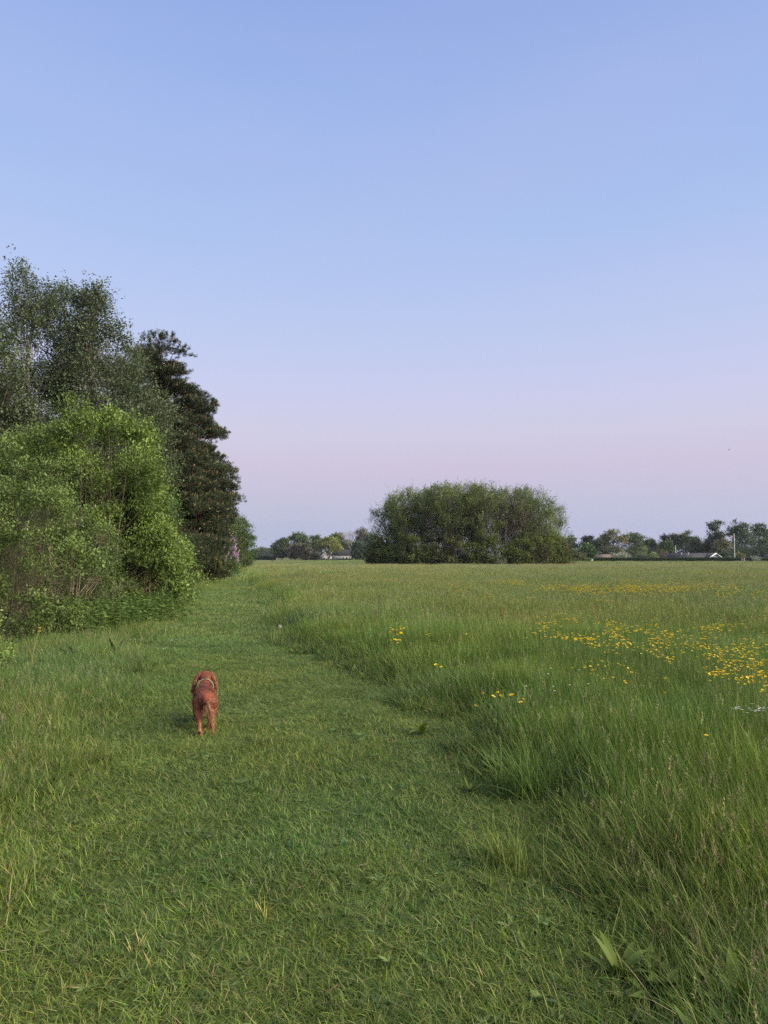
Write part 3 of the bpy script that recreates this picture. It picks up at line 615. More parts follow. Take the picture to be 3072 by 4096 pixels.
# undergrowth along the copse's front
for i in range(17):
    f = i / 16.0; a = PI + PI * (0.04 + 0.92 * f)
    x = CO[0] + 14.0 * math.cos(a) + rng.normal(0, 0.25); y = CO[1] + 7.2 * math.sin(a) + rng.normal(0, 0.3); h = rng.uniform(2.8, 4.6)
    lab = 'bushy green undergrowth at the copse front, %s bush from the left' % WORD[i]
    c, t = [((0.072, 0.100, 0.028), (0.125, 0.16, 0.036)), ((0.085, 0.095, 0.034), (0.12, 0.13, 0.040))][int(rng.random() < 0.3)]
    plant('hazel_bush', lab, 'bush', (x, y), 600 + i, M_BARK, M_LEAF, group='undergrowth along the copse', parts=SHRUB,
          H=h, Rad=1.95, prof=P_SHRUB, z0=0.1, nl=64, ns=14, nleaf=9, lobe_r=0.6, leafL=0.21, leafW=0.11, col=c, top=t, up=0.3, flat=0.55, out=0.8, spl=0.5, spread=0.1, trunk_r=0.05, limb_r=0.022, nstems=5, stemspread=0.8, twig=0.15)
T = plant('guelder_bush', 'small shrub with white blossom at the foot of the copse', 'bush', (xat(1985, 103.6), 103.6), 640, M_BARK, M_LEAF, parts=SHRUB,
      H=1.5, Rad=1.0, prof=P_SHRUB, z0=0.1, nl=24, ns=12, nleaf=8, lobe_r=0.4, leafL=0.18, leafW=0.10, col=(0.10, 0.13, 0.06), top=(0.34, 0.36, 0.30), spl=0.3, spread=0.1, trunk_r=0.03, limb_r=0.015, nstems=4, stemspread=0.4)

# ------------------------------------------------------------------ trees round the farm and the gardens
def fartree(name, label, px, top_py, half, Y, seed, col, top=None, prof=P_ROUND, z0f=0.12, base_py=None, nl=66, cat='tree', group=None, parts=('trunk', 'crown'), **kw):
    H = zat(top_py, Y) - float(ground_z(np.float64(xat(px, Y)), np.float64(Y))); Rad = half / F_PX * Y; s = Y / 200.0
    col = tuple(c * 1.35 for c in col)
    top = tuple(c * 1.45 for c in col) if top is None else top
    d = dict(H=H, Rad=Rad, prof=prof, z0=H * z0f, nl=nl, ns=14, nleaf=9, lobe_r=max(0.5, 0.33 * Rad), leafL=0.42 * s, leafW=0.24 * s, col=col, top=top, spl=0.5 * s, spread=0.2 * s, trunk_r=0.028 * H, limb_r=0.009 * H, twig=0.12, shell=(0.45, 0.98), colvar=0.3)
    d.update(kw)
    return plant(name, label, cat, (xat(px, Y), Y), seed, M_BARK, M_LEAF, group=group, parts=parts, **d)
GD, GM, GO, GY, GP = (0.045, 0.065, 0.032), (0.058, 0.085, 0.036), (0.080, 0.085, 0.038), (0.105, 0.12, 0.034), (0.042, 0.038, 0.040)
GL = 'trees round the white farmhouse'
fartree('ash_tree', 'dark rounded tree at the left end of the farm trees', 1127, 2164, 33, 300, 701, GD, group=GL)
fartree('oak_tree', 'tall spreading oak with gaps in its crown left of the farmhouse', 1200, 2140, 39, 312, 702, GM, prof=P_OAK, z0f=0.45, group=GL, nl=36, flat=0.5)
fartree('thorn_tree', 'low mauve brown tree below the tall oak', 1180, 2188, 28, 296, 703, (0.075, 0.070, 0.045), group=GL)
fartree('thorn_tree', 'brownish tree with a pale slanting stem right of the oak foot', 1212, 2186, 24, 294, 704, (0.080, 0.075, 0.048), group=GL)
fartree('spruce_tree', 'small dark spruce left of the farmhouse wing', 1230, 2178, 12, 297, 705, (0.035, 0.05, 0.032), prof=[1.0, 0.85, 0.65, 0.45, 0.25, 0.08], z0f=0.04, group=GL)
fartree('oak_tree', 'open crowned tree rising behind the left wing of the farmhouse', 1261, 2148, 23, 325, 706, GM, prof=P_OAK, z0f=0.45, nl=30, flat=0.55, group=GL)
fartree('lime_tree', 'yellow green tree standing in front of the farmhouse gable', 1316, 2156, 40, 284, 707, GY, prof=[0.9, 1.0, 0.95, 0.85, 0.6, 0.3], z0f=0.36, nl=46, group=GL)
fartree('oak_tree', 'green tree behind the farmhouse, right of the yellow green one', 1350, 2143, 27, 325, 708, (0.065, 0.09, 0.034), z0f=0.3, group=GL)
fartree('oak_tree', 'half leafed brownish tree between the bare tree and the copse', 1455, 2124, 34, 322, 710, (0.085, 0.082, 0.052), prof=P_OAK, z0f=0.35, nl=34, group=GL)
fartree('yew_tree', 'dark green rounded tree covering the right end of the farmhouse', 1438, 2177, 33, 292, 711, (0.036, 0.058, 0.034), z0f=0.03, group=GL)
fartree('ash_tree', 'dark tree half hidden behind the left end of the copse', 1490, 2150, 38, 300, 712, GD, z0f=0.03, group=GL)
fartree('thorn_tree', 'grey green tree behind the spruce', 1245, 2180, 30, 330, 713, (0.07, 0.08, 0.055), z0f=0.03, group=GL)
fartree('thorn_tree', 'dull tree filling the gap behind the farmhouse roof', 1385, 2168, 38, 335, 714, (0.075, 0.08, 0.055), z0f=0.03, group=GL)
# bare tree
def bare_tree(name, label, px, top_py, half, Y, seed, depth=5, c=(0.22, 0.20, 0.18), group=None, r0=0.30):
    rng = np.random.default_rng(seed); H = zat(top_py, Y) - float(ground_z(np.float64(xat(px, Y)), np.float64(Y))); Rad = half / F_PX * Y
    T = thing(name, label, 'tree', (xat(px, Y), Y, float(ground_z(np.float64(xat(px, Y)), np.float64(Y)))), 0, group); W, B = Geo(), Geo()
    tr = np.array([[0, 0, -0.1], [0.1, 0, H * 0.16], [0, 0.1, H * 0.30]]); tube(W, tr, [r0, r0 * 0.8, r0 * 0.65], 7, c)
    def grow(p, d, L, r, k):
        q = p + d * L; m = (p + q) / 2 + rng.normal(0, 0.06 * L, 3)
        tube(B, bez(p, m, q, 4), np.linspace(r, r * 0.62, 4), 4 if k < 3 else 3, c, cap=False)
        if k >= depth: return
        for _ in range(3 if k < depth - 1 else 4):
            nd = nrm(d + rdir(rng, 1)[0] * 0.62 + np.array([0, 0, 0.14])); grow(q, nd, L * rng.uniform(0.62, 0.86), r * 0.6, k + 1)
    for j in range(5):
        a = j * 2 * PI / 5 + rng.normal(0, 0.3); sp = Rad / H * 1.25
        grow(tr[-1] - np.array([0, 0, 0.02 * H]), nrm(np.array([math.cos(a) * sp, math.sin(a) * sp, 0.8])), H * 0.24, r0 * 0.5, 1)
    W.obj('trunk', M_STEM, T, True); B.obj('branches', M_STEM, T, True); return T
bare_tree('bare_tree', 'large leafless grey tree behind the farmhouse roof', 1405, 2119, 46, 318, 720, group=GL)
# gardens on the right
GR = 'garden trees behind the long hedge'
fartree('plum_tree', 'round mid green tree right of the copse, in front of the hedge line', 2344, 2186, 33, 192, 731, (0.055, 0.095, 0.034), z0f=0.08, group=GR)
fartree('thorn_bush', 'brownish green bush between the copse and the round tree', 2300, 2210, 32, 190, 732, (0.075, 0.085, 0.04), z0f=0.03, group=GR, cat='bush', parts=SHRUB)
fartree('ash_tree', 'dull green tree just right of the copse tip', 2275, 2152, 38, 255, 733, (0.06, 0.078, 0.042), z0f=0.03, group=GR)
fartree('pine_tree', 'blackish pine behind the round mid green tree', 2354, 2150, 29, 250, 734, (0.034, 0.042, 0.034), z0f=0.15, group=GR, top=(0.05, 0.06, 0.044))
fartree('spruce_tree', 'narrow dark spruce left of the brown roofed house', 2378, 2175, 12, 240, 735, (0.036, 0.048, 0.034), prof=[1.0, 0.85, 0.65, 0.45, 0.25, 0.08], z0f=0.04, group=GR)
fartree('ash_tree', 'dark green tree behind the brown roof', 2400, 2156, 32, 258, 736, GM, z0f=0.03, group=GR)
fartree('beech_tree', 'broad olive tree with a ragged top above the brown roof', 2455, 2130, 52, 238, 737, (0.098, 0.098, 0.042), z0f=0.10, nl=66, group=GR)
fartree('lime_tree', 'big rounded dark green tree right of the broad olive one', 2538, 2134, 42, 245, 738, (0.052, 0.080, 0.032), z0f=0.06, nl=56, group=GR)
fartree('thorn_tree', 'grey green filler tree right of the rounded dark one', 2580, 2172, 34, 262, 739, (0.06, 0.082, 0.045), z0f=0.03, group=GR)
fartree('ash_tree', 'mid green tree left of the small black spruce', 2603, 2166, 30, 250, 740, (0.058, 0.085, 0.036), z0f=0.03, group=GR)
fartree('spruce_tree', 'small black spruce in front of the garden trees', 2614, 2175, 13, 232, 741, (0.032, 0.040, 0.034), prof=[1.0, 0.85, 0.65, 0.45, 0.25, 0.08], z0f=0.04, group=GR)
fartree('ash_tree', 'leafy green tree left of the flat topped purple one', 2656, 2160, 37, 246, 742, (0.056, 0.088, 0.034), z0f=0.03, group=GR)
fartree('copper_beech', 'flat topped dark purple tree above the dark roof', 2682, 2144, 30, 262, 743, GP, top=(0.06, 0.045, 0.05), prof=P_OAK, z0f=0.4, group=GR)
fartree('birch_tree', 'pale loose crowned tree above the middle of the dark roof', 2745, 2134, 37, 252, 744, (0.075, 0.095, 0.052), z0f=0.05, group=GR, nl=44)
fartree('oak_tree', 'small dark crowned tree right of the pale one', 2778, 2152, 24, 256, 745, (0.05, 0.07, 0.036), z0f=0.2, group=GR)
bare_tree('bare_tree', 'small leafless tree between the pale tree and the tallest tree', 2812, 2149, 20, 258, 746, 4, (0.20, 0.19, 0.17), group=GR, r0=0.14)
fartree('poplar_tree', 'tallest garden tree with an uneven pointed crown', 2868, 2087, 42, 248, 747, (0.050, 0.070, 0.036), prof=[0.8, 1.0, 0.95, 0.8, 0.6, 0.3], z0f=0.10, nl=60, group=GR)
fartree('thorn_tree', 'olive tree in front of the tallest garden tree', 2888, 2160, 38, 232, 748, (0.078, 0.085, 0.038), z0f=0.03, nl=50, group=GR)
fartree('thorn_tree', 'dull green trees edge left of the olive tree', 2825, 2176, 36, 255, 749, (0.062, 0.072, 0.040), z0f=0.03, group=GR)
fartree('beech_tree', 'huge dark green tree right of the flagpole', 2960, 2093, 50, 240, 750, (0.042, 0.074, 0.032), z0f=0.03, nl=78, group=GR)
fartree('beech_tree', 'huge dark green tree at the right edge of the photo', 3040, 2104, 46, 243, 751, (0.044, 0.072, 0.034), z0f=0.03, nl=70, group=GR)
fartree('ash_tree', 'dark tree cut by the right edge of the photo', 3100, 2118, 42, 250, 752, (0.046, 0.075, 0.036), z0f=0.03, group=GR)
GS = 'garden shrubs behind the long hedge'
def shrub(label, px, top, half, Y, seed, col, tp=None, name='garden_shrub'):
    fartree(name, label, px, top, half, Y, seed, col, tp, prof=P_SHRUB, z0f=0.03, nl=30, cat='shrub', group=GS, parts=SHRUB, trunk_r=0.05, limb_r=0.03, leafL=0.26, leafW=0.15)
shrub('shrub white with blossom in front of the brown roofed house', 2480, 2217, 34, 205.5, 761, (0.12, 0.145, 0.07), (0.42, 0.42, 0.34), 'blossom_shrub')
shrub('spreading light green shrub right of the white blossom', 2567, 2195, 27, 224, 762, (0.085, 0.105, 0.04))
shrub('olive feathery shrub left of the dark roof', 2651, 2199, 32, 224, 763, (0.085, 0.095, 0.036), (0.12, 0.125, 0.045))
shrub('dark purple shrub at the left end of the dark roof', 2648, 2219, 24, 212, 764, (0.045, 0.034, 0.038))
shrub('pale yellow green shrub left of the purple one', 2614, 2218, 18, 210, 765, (0.12, 0.15, 0.06))
shrub('round grey green shrub above the white shed roof', 2568, 2222, 20, 212, 766, (0.085, 0.095, 0.06))
shrub('clipped yellow green dome beside the flagpole', 2956, 2217, 13, 208, 767, (0.12, 0.125, 0.045))
shrub('dark evergreen left of the flagpole behind the hedge', 2904, 2200, 24, 214, 768, (0.036, 0.055, 0.032))
shrub('white flowering shrub in front of the hedge near the right edge', 3018, 2238, 12, 197, 769, (0.14, 0.16, 0.10), (0.6, 0.6, 0.58), 'blossom_shrub')
for k in range(6):
    shrub(('dark shrubs at the foot of the broad olive tree', 'dark shrub under the rounded dark tree', 'dark shrub left of the black spruce', 'dark shrub under the huge tree right of the flagpole', 'dark shrub between the two huge trees', 'dark shrub below the right edge tree')[k],
          (2440, 2535, 2592, 2960, 3005, 3055)[k], (2196, 2192, 2200, 2190, 2185, 2190)[k], 36, 229, 770 + k, (0.034, 0.05, 0.03))

# far wood beyond the field, one hazy mass
rng = np.random.default_rng(80); G = Geo(); Y = 600
for k in range(70):
    px = rng.uniform(960, 1135); Yk = Y + rng.uniform(-25, 40); tp = np.interp(px, [960, 1010, 1055, 1080, 1135], [2212, 2199, 2190, 2197, 2205]) + rng.uniform(-2, 8)
    H = zat(tp, Yk); x = xat(px, Yk); m = 260; d = rdir(rng, m); d[:, 2] = np.abs(d[:, 2])
    r = rng.uniform(3.0, 5.0); zc = max(0.5, H - r)
    c = np.array([x, Yk, zc]) + d * np.array([r, r, r]) * rng.uniform(0.7, 1.05, (m, 1))
    low = rng.random(m) < 0.35; c[low, 2] = rng.uniform(0.3, zc + 0.5, low.sum())
    leaves(G, c, nrm(d + rng.normal(0, 0.5, (m, 3))), 1.3, 0.9, rng, np.array([[0.062, 0.085, 0.045]]) * rng.uniform(0.6, 1.4, (m, 1)) * rng.uniform(0.8, 1.2))
tag(G.obj('far_wood', M_LEAF), 'hazy bluish wood far beyond the field', 'wood', kind='stuff')

# ------------------------------------------------------------------ hedges
def hedge(label, pxs, Y0, Y1, h0, h1, depth, seed, col, n):
    """clipped hedge: twiggy core and a skin of leaves"""
    rng = np.random.default_rng(seed); a = np.array([xat(pxs[0], Y0), Y0]); b = np.array([xat(pxs[1], Y1), Y1]); L = np.linalg.norm(b - a)
    u = (b - a) / L; w = np.array([-u[1], u[0]])
    T = thing('hedge', label, 'hedge', (a[0], a[1], 0)); core, G = Geo(), Geo()
    k = int(L / 2) + 2; s = np.linspace(0, L, k); hh = h0 + (h1 - h0) * s / L + 0.04 * np.sin(s * 0.6)
    for side, nm in ((0, 0),):
        v = []
        for i in range(k):
            for (o, z) in ((0.08, -0.3), (0.08, hh[i] - 0.1), (depth - 0.08, hh[i] - 0.1), (depth - 0.08, -0.3)):
                p = u * s[i] + w * o; v.append((p[0], p[1], z))
        q = [(4 * i + j, 4 * i + 4 + j, 4 * i + 5 + j, 4 * i + 1 + j) for i in range(k - 1) for j in range(3)]
        core.add(v, q + [(0, 1, 2, 3), (4 * k - 4, 4 * k - 3, 4 * k - 2, 4 * k - 1)], None, np.array(col) * 0.7)
    core.obj('core', M_STEM, T)
    t = rng.uniform(0, L, n); f = rng.random(n); H = np.interp(t, s, hh)
    face = f < 0.62; o = np.where(face, rng.normal(0.02, 0.05, n), rng.uniform(0, depth, n)); z = np.where(face, rng.uniform(0, 1, n) * H, H + rng.normal(0, 0.05, n))
    P = np.stack([u[0] * t + w[0] * o, u[1] * t + w[1] * o, z], -1); d = rdir(rng, n) + np.where(face[:, None], np.array([[-w[0], -w[1], 0.5]]), np.array([[0, 0, 0.8]]))
    leaves(G, P, nrm(d), 0.26, 0.16, rng, np.array([col]) * rng.uniform(0.65, 1.5, (n, 1)))
    G.obj('foliage', M_LEAF, T); return T
hedge('long clipped hedge along the far right side of the meadow', (2372, 3130), 199, 196, 1.05, 1.12, 1.1, 91, (0.045, 0.075, 0.030), 16000)
hedge('clipped hedge below the hazy wood, nearer the farm trees', (1048, 1102), 301, 301, 1.35, 1.4, 1.2, 92, (0.045, 0.075, 0.032), 1600)
hedge('lower dark hedge running out left behind the row of trees', (960, 1046), 304, 304, 1.1, 1.15, 1.2, 93, (0.038, 0.058, 0.034), 1900)

# ------------------------------------------------------------------ buildings
M_WHITE = mat_noise('white_plaster', (0.66, 0.65, 0.62), (0.80, 0.79, 0.76), 1.5, 0.9)
M_TRIM = mat_noise('white_trim', (0.72, 0.72, 0.70), (0.82, 0.82, 0.80), 3, 0.6)
M_SOFF = mat_noise('pinkish_board', (0.40, 0.35, 0.34), (0.50, 0.44, 0.42), 2, 0.8)
M_ROOFD = mat_noise('dark_roofing', (0.030, 0.030, 0.036), (0.060, 0.058, 0.062), 1.2, 0.85, bump=0.3)
M_ROOFB = mat_noise('brown_roofing', (0.085, 0.065, 0.058), (0.13, 0.10, 0.09), 1.2, 0.85, bump=0.3)
M_BLUE = mat_noise('pale_blue_board', (0.30, 0.40, 0.48), (0.38, 0.48, 0.55), 2, 0.7)
M_GLASS = mat_noise('dark_window_glass', (0.02, 0.022, 0.026), (0.04, 0.043, 0.05), 3, 0.08, 0.5)
M_BRICK = mat_noise('yellowish_brick', (0.30, 0.25, 0.17), (0.42, 0.35, 0.24), 6, 0.9)
M_SHED = mat_noise('dark_green_board', (0.05, 0.06, 0.045), (0.08, 0.09, 0.07), 4, 0.8)
def window(T, x0, x1, y, z0, z1, fm=None, bars=1):
    w = Geo(); e = 0.07
    for (a, b, c, d) in ((x0, x1, z0, z0 + e), (x0, x1, z1 - e, z1), (x0, x0 + e, z0 + e, z1 - e), (x1 - e, x1, z0 + e, z1 - e)): box(w, a, b, y - 0.05, y + 0.03, c, d)
    o = w.obj('window', fm or M_TRIM, T)
    p = Geo(); box(p, x0 + e, x1 - e, y - 0.02, y + 0.01, z0 + e, z1 - e); p.obj('pane', M_GLASS, o)
    if bars:
        b = Geo(); m = (x0 + x1) / 2; box(b, m - 0.025, m + 0.025, y - 0.045, y - 0.022, z0 + e, z1 - e); b.obj('glazing_bar', fm or M_TRIM, o)
def slab(g, P, th):
    """roof plane with thickness: four corners, pushed down by th"""
    P = np.array(P, float); n = np.cross(P[1] - P[0], P[3] - P[0]); n /= np.linalg.norm(n); n = n if n[2] > 0 else -n
    v = np.concatenate([P, P - n * th]); g.add(v, [(0, 1, 2, 3), (7, 6, 5, 4), (0, 4, 5, 1), (1, 5, 6, 2), (2, 6, 7, 3), (3, 7, 4, 0)])
# white farmhouse: low left wing, gabled middle, long right wing
Yh = 300.0; X = lambda px: xat(px, Yh)
T = thing('farmhouse', 'long white farmhouse with a dark roof and a gable across the field', 'house', (X(1330), Yh, 0)); ox = X(1330)
def hb(nm, mat, x0, x1, y0, y1, z0, z1): g = Geo(); box(g, x0 - ox, x1 - ox, y0, y1, z0, z1); return g.obj(nm, mat, T)
hb('wall', M_WHITE, X(1252), X(1282), 0.6, 6.5, 0, 2.3); hb('wall', M_WHITE, X(1325), X(1411), 0.6, 6.5, 0, 2.3)
hb('eaves_board', M_SOFF, X(1325) + 0.02, X(1411), 0.50, 0.595, 1.72, 2.28)
g = Geo(); a, b = X(1282) - ox, X(1326) - ox; m = (a + b) / 2
g.add([(a, 0, 0), (b, 0, 0), (b, 0, 2.2), (m, 0, 3.75), (a, 0, 2.2), (a, 6.5, 0), (b, 6.5, 0), (b, 6.5, 2.2), (m, 6.5, 3.75), (a, 6.5, 2.2)],
      [(0, 1, 2, 4), (5, 9, 7, 6), (0, 4, 9, 5), (1, 6, 7, 2)], [(4, 2, 3), (9, 8, 7)])
g.obj('gable_wall', M_WHITE, T)
g = Geo(); slab(g, [(a - 0.3, -0.35, 2.05), (m, -0.35, 3.98), (m, 6.6, 3.98), (a - 0.3, 6.6, 2.05)], 0.16); slab(g, [(b + 0.3, -0.35, 2.05), (b + 0.3, 6.6, 2.05), (m, 6.6, 3.98), (m, -0.35, 3.98)], 0.16); rf = g.obj('gable_roof', M_ROOFD, T)
for (p0, p1, zr) in ((1249, 1283, 3.75), (1325, 1414, 4.45)):
    g = Geo(); a2, b2 = X(p0) - ox, X(p1) - ox
    slab(g, [(a2, 0.25, 2.25), (b2, 0.25, 2.25), (b2 - 0.4, 3.55, zr), (a2 + 0.4, 3.55, zr)], 0.18); slab(g, [(a2, 6.85, 2.25), (a2 + 0.4, 3.55, zr), (b2 - 0.4, 3.55, zr), (b2, 6.85, 2.25)], 0.18)
    r2 = g.obj('roof', M_ROOFD, T)
    if p0 > 1300:
        c = Geo(); box(c, X(1369) - ox, X(1373) - ox, 3.2, 3.9, 4.2, 4.95); c.obj('chimney', M_BRICK, r2)
for px in (1349, 1360.5, 1373.6, 1386.5, 1399.5): window(T, X(px) - ox - 0.24, X(px) - ox + 0.24, 0.57, 0.55, 1.45)
for px, z0, z1, w_ in ((1297, 0.3, 1.25, 0.3), (1302, 2.2, 2.75, 0.25), (1310, 1.75, 2.7, 0.35), (1315, 0.2, 1.3, 0.5)): window(T, X(px) - ox - w_, X(px) - ox + w_, -0.03, z0, z1)
for px in (1272, 1277): window(T, X(px) - ox - 0.2, X(px) - ox + 0.2, 0.57, 0.15, 1.3)
hb('door', M_SHED, X(1329), X(1335), 0.55, 0.59, 0.0, 1.6)
fartree('yard_shrub', 'small dark shrub against the left wing of the farmhouse', 1266, 2224, 6, 297, 781, (0.04, 0.05, 0.035), prof=P_SHRUB, z0f=0.03, nl=14, cat='shrub', parts=SHRUB)
hedge('low clipped hedge in front of the farmhouse', (1283, 1412), 294, 294, 0.42, 0.45, 0.7, 94, (0.05, 0.07, 0.035), 1400)

# dark roofed house with a pale blue gable
Yh = 214.0; X = lambda px: xat(px, Yh); zb = -1.6
T = thing('bungalow', 'bungalow with a wide dark roof and a pale blue white edged gable', 'house', (X(2780), Yh, zb)); ox = X(2780)
zE, zR = 1.0 - zb, 2.62 - zb
g = Geo(); box(g, X(2672) - ox, X(2875) - ox, 0.5, 8.0, 0, zE - 0.05); g.obj('wall', M_BRICK, T)
g = Geo(); a, b, r0_, r1_ = X(2655) - ox, X(2884) - ox, X(2697) - ox, X(2860) - ox
slab(g, [(a, 0, zE), (b, 0, zE), (r1_, 4.2, zR), (r0_, 4.2, zR)], 0.15); slab(g, [(a, 8.4, zE), (r0_, 4.2, zR), (r1_, 4.2, zR), (b, 8.4, zE)], 0.15)
slab(g, [(a, 8.4, zE), (a, 0, zE), (r0_, 4.2, zR), (r0_ + 0.01, 4.21, zR)], 0.15)
rf = g.obj('roof', M_ROOFD, T)
for px in (2742, 2769):
    c = Geo(); tube(c, [(X(px) - ox, 2.8, zE + 0.9), (X(px) - ox, 2.8, zE + 1.65)], [0.06, 0.06], 8); tube(c, [(X(px) - ox, 2.8, zE + 1.62), (X(px) - ox, 2.8, zE + 1.72)], [0.11, 0.11], 8); c.obj('vent_pipe', M_TRIM, rf)
a, b = X(2822) - ox, X(2882) - ox; m = X(2856) - ox; y0 = -1.2
g = Geo(); g.add([(a, y0, 0), (b, y0, 0), (b, y0, zE), (m, y0, zR - 0.15), (a, y0, zE), (a, 0.6, 0), (b, 0.6, 0), (b, 0.6, zE), (m, 0.6, zR - 0.15), (a, 0.6, zE)], [(0, 1, 2, 4), (0, 4, 9, 5), (1, 6, 7, 2)], [(4, 2, 3)]); g.obj('gable_wall', M_BLUE, T)
g = Geo(); slab(g, [(a - 0.35, y0 - 0.3, zE - 0.12), (m, y0 - 0.3, zR + 0.03), (m, 4.0, zR + 0.03), (a - 0.35, 4.0, zE - 0.12)], 0.12); slab(g, [(b + 0.35, y0 - 0.3, zE - 0.12), (b + 0.35, 4.0, zE - 0.12), (m, 4.0, zR + 0.03), (m, y0 - 0.3, zR + 0.03)], 0.12); g.obj('gable_roof', M_ROOFD, T)
for s_ in (0, 1):
    g = Geo(); e = (a - 0.38) if s_ == 0 else (b + 0.38); y1 = y0 - 0.34; th = 0.34
    g.add([(e, y1, zE - 0.16), (m, y1, zR + 0.02), (m, y1, zR + 0.02 - th), (e + (th * 1.1 if s_ == 0 else -th * 1.1), y1, zE - 0.16 - 0.02),
           (e, y1 - 0.05, zE - 0.16), (m, y1 - 0.05, zR + 0.02), (m, y1 - 0.05, zR + 0.02 - th), (e + (th * 1.1 if s_ == 0 else -th * 1.1), y1 - 0.05, zE - 0.18)],
          [(0, 1, 2, 3), (7, 6, 5, 4), (0, 4, 5, 1), (1, 5, 6, 2), (2, 6, 7, 3), (3, 7, 4, 0)]); g.obj('bargeboard', M_TRIM, T)
g = Geo(); box(g, a + 0.2, b - 0.2, y0 - 0.06, y0 - 0.003, zE - 0.22, zE - 0.05); g.obj('trim_board', M_TRIM, T)
# brown roofed house
Yh = 217.0; X = lambda px: xat(px, Yh); T = thing('bungalow', 'low bungalow with a brown roof behind the left end of the hedge', 'house', (X(2415), Yh, zb)); ox = X(2415)
zE, zR = 0.95 - zb, 2.25 - zb
g = Geo(); box(g, X(2380) - ox, X(2452) - ox, 0.5, 7, 0, zE - 0.05); g.obj('wall', M_BRICK, T)
g = Geo(); a, b = X(2373) - ox, X(2456) - ox
slab(g, [(a, 0, zE), (b, 0, zE), (b, 3.6, zR), (a, 3.6, zR)], 0.14); slab(g, [(a, 7.3, zE), (a, 3.6, zR), (b, 3.6, zR), (b, 7.3, zE)], 0.14); rf = g.obj('roof', M_ROOFB, T)
c = Geo(); box(c, X(2416) - ox - 0.25, X(2416) - ox + 0.25, 3.3, 3.9, zR - 0.2, zR + 0.75); c.obj('chimney', M_ROOFD, rf)
a, b = X(2380) - ox, X(2415) - ox; m = (a + b) / 2; y0 = -1.5
g = Geo(); g.add([(a, y0, 0), (b, y0, 0), (b, y0, zE - 0.35), (m, y0, zE + 0.15), (a, y0, zE - 0.35), (a, 1, 0), (b, 1, 0), (b, 1, zE - 0.35), (m, 1, zE + 0.15), (a, 1, zE - 0.35)], [(0, 1, 2, 4), (0, 4, 9, 5), (1, 6, 7, 2)], [(4, 2, 3)]); g.obj('porch_wall', M_SHED, T)
g = Geo(); slab(g, [(a - 0.2, y0 - 0.2, zE - 0.42), (m, y0 - 0.2, zE + 0.22), (m, 1.2, zE + 0.22), (a - 0.2, 1.2, zE - 0.42)], 0.16); slab(g, [(b + 0.2, y0 - 0.2, zE - 0.42), (b + 0.2, 1.2, zE - 0.42), (m, 1.2, zE + 0.22), (m, y0 - 0.2, zE + 0.22)], 0.16); g.obj('porch_roof', M_TRIM, T)
# long low white roofed shed
Yh = 206.0; X = lambda px: xat(px, Yh); zs_ = float(ground_z(np.float64(X(2545)), np.float64(Yh))); T = thing('long_shed', 'long low shed with a flat white roof just above the hedge', 'shed', (X(2545), Yh, zs_)); ox = X(2545)
g = Geo(); box(g, X(2500) - ox, X(2592) - ox, 0.2, 2.6, 0, 0.95 - zs_); g.obj('wall', M_SHED, T)
g = Geo(); box(g, X(2497) - ox, X(2596) - ox, 0.0, 2.9, 0.955 - zs_, 1.13 - zs_); g.obj('roof', M_TRIM, T)
# small shed with two white windows
Yh = 198.0; X = lambda px: xat(px, Yh); T = thing('garden_shed', 'small dark shed with two white windows under the round tree', 'shed', (X(2361), Yh, 0)); ox = X(2361)
g = Geo(); box(g, X(2348) - ox, X(2374) - ox, 0, 2, 0, 1.35); g.obj('wall', M_SHED, T)
g = Geo(); slab(g, [(X(2347) - ox, -0.15, 1.36), (X(2375) - ox, -0.15, 1.36), (X(2375) - ox, 2.1, 1.62), (X(2347) - ox, 2.1, 1.62)], 0.08); g.obj('roof', M_ROOFD, T)
for px in (2354, 2366):
    w = Geo(); box(w, X(px) - ox - 0.22, X(px) - ox + 0.22, -0.05, -0.003, 0.28, 1.0); o = w.obj('window', M_TRIM, T)
    p = Geo(); box(p, X(px) - ox - 0.12, X(px) - ox + 0.12, -0.07, -0.052, 0.6, 0.93); p.obj('pane', M_GLASS, o)
# house corner at the right edge
Yh = 222.0; X = lambda px: xat(px, Yh); T = thing('bungalow', 'corner of a white walled house at the right edge of the photo', 'house', (X(3090), Yh, zb)); ox = X(3090)
g = Geo(); box(g, X(3062) - ox, X(3130) - ox, 0.3, 6, 0, 1.35 - zb); g.obj('wall', M_WHITE, T)
g = Geo(); slab(g, [(X(3058) - ox, 0, 1.3 - zb), (X(3134) - ox, 0, 1.3 - zb), (X(3125) - ox, 3, 2.3 - zb), (X(3070) - ox, 3, 2.3 - zb)], 0.15); slab(g, [(X(3058) - ox, 6.3, 1.3 - zb), (X(3070) - ox, 3, 2.3 - zb), (X(3125) - ox, 3, 2.3 - zb), (X(3134) - ox, 6.3, 1.3 - zb)], 0.15); g.obj('roof', M_ROOFD, T)

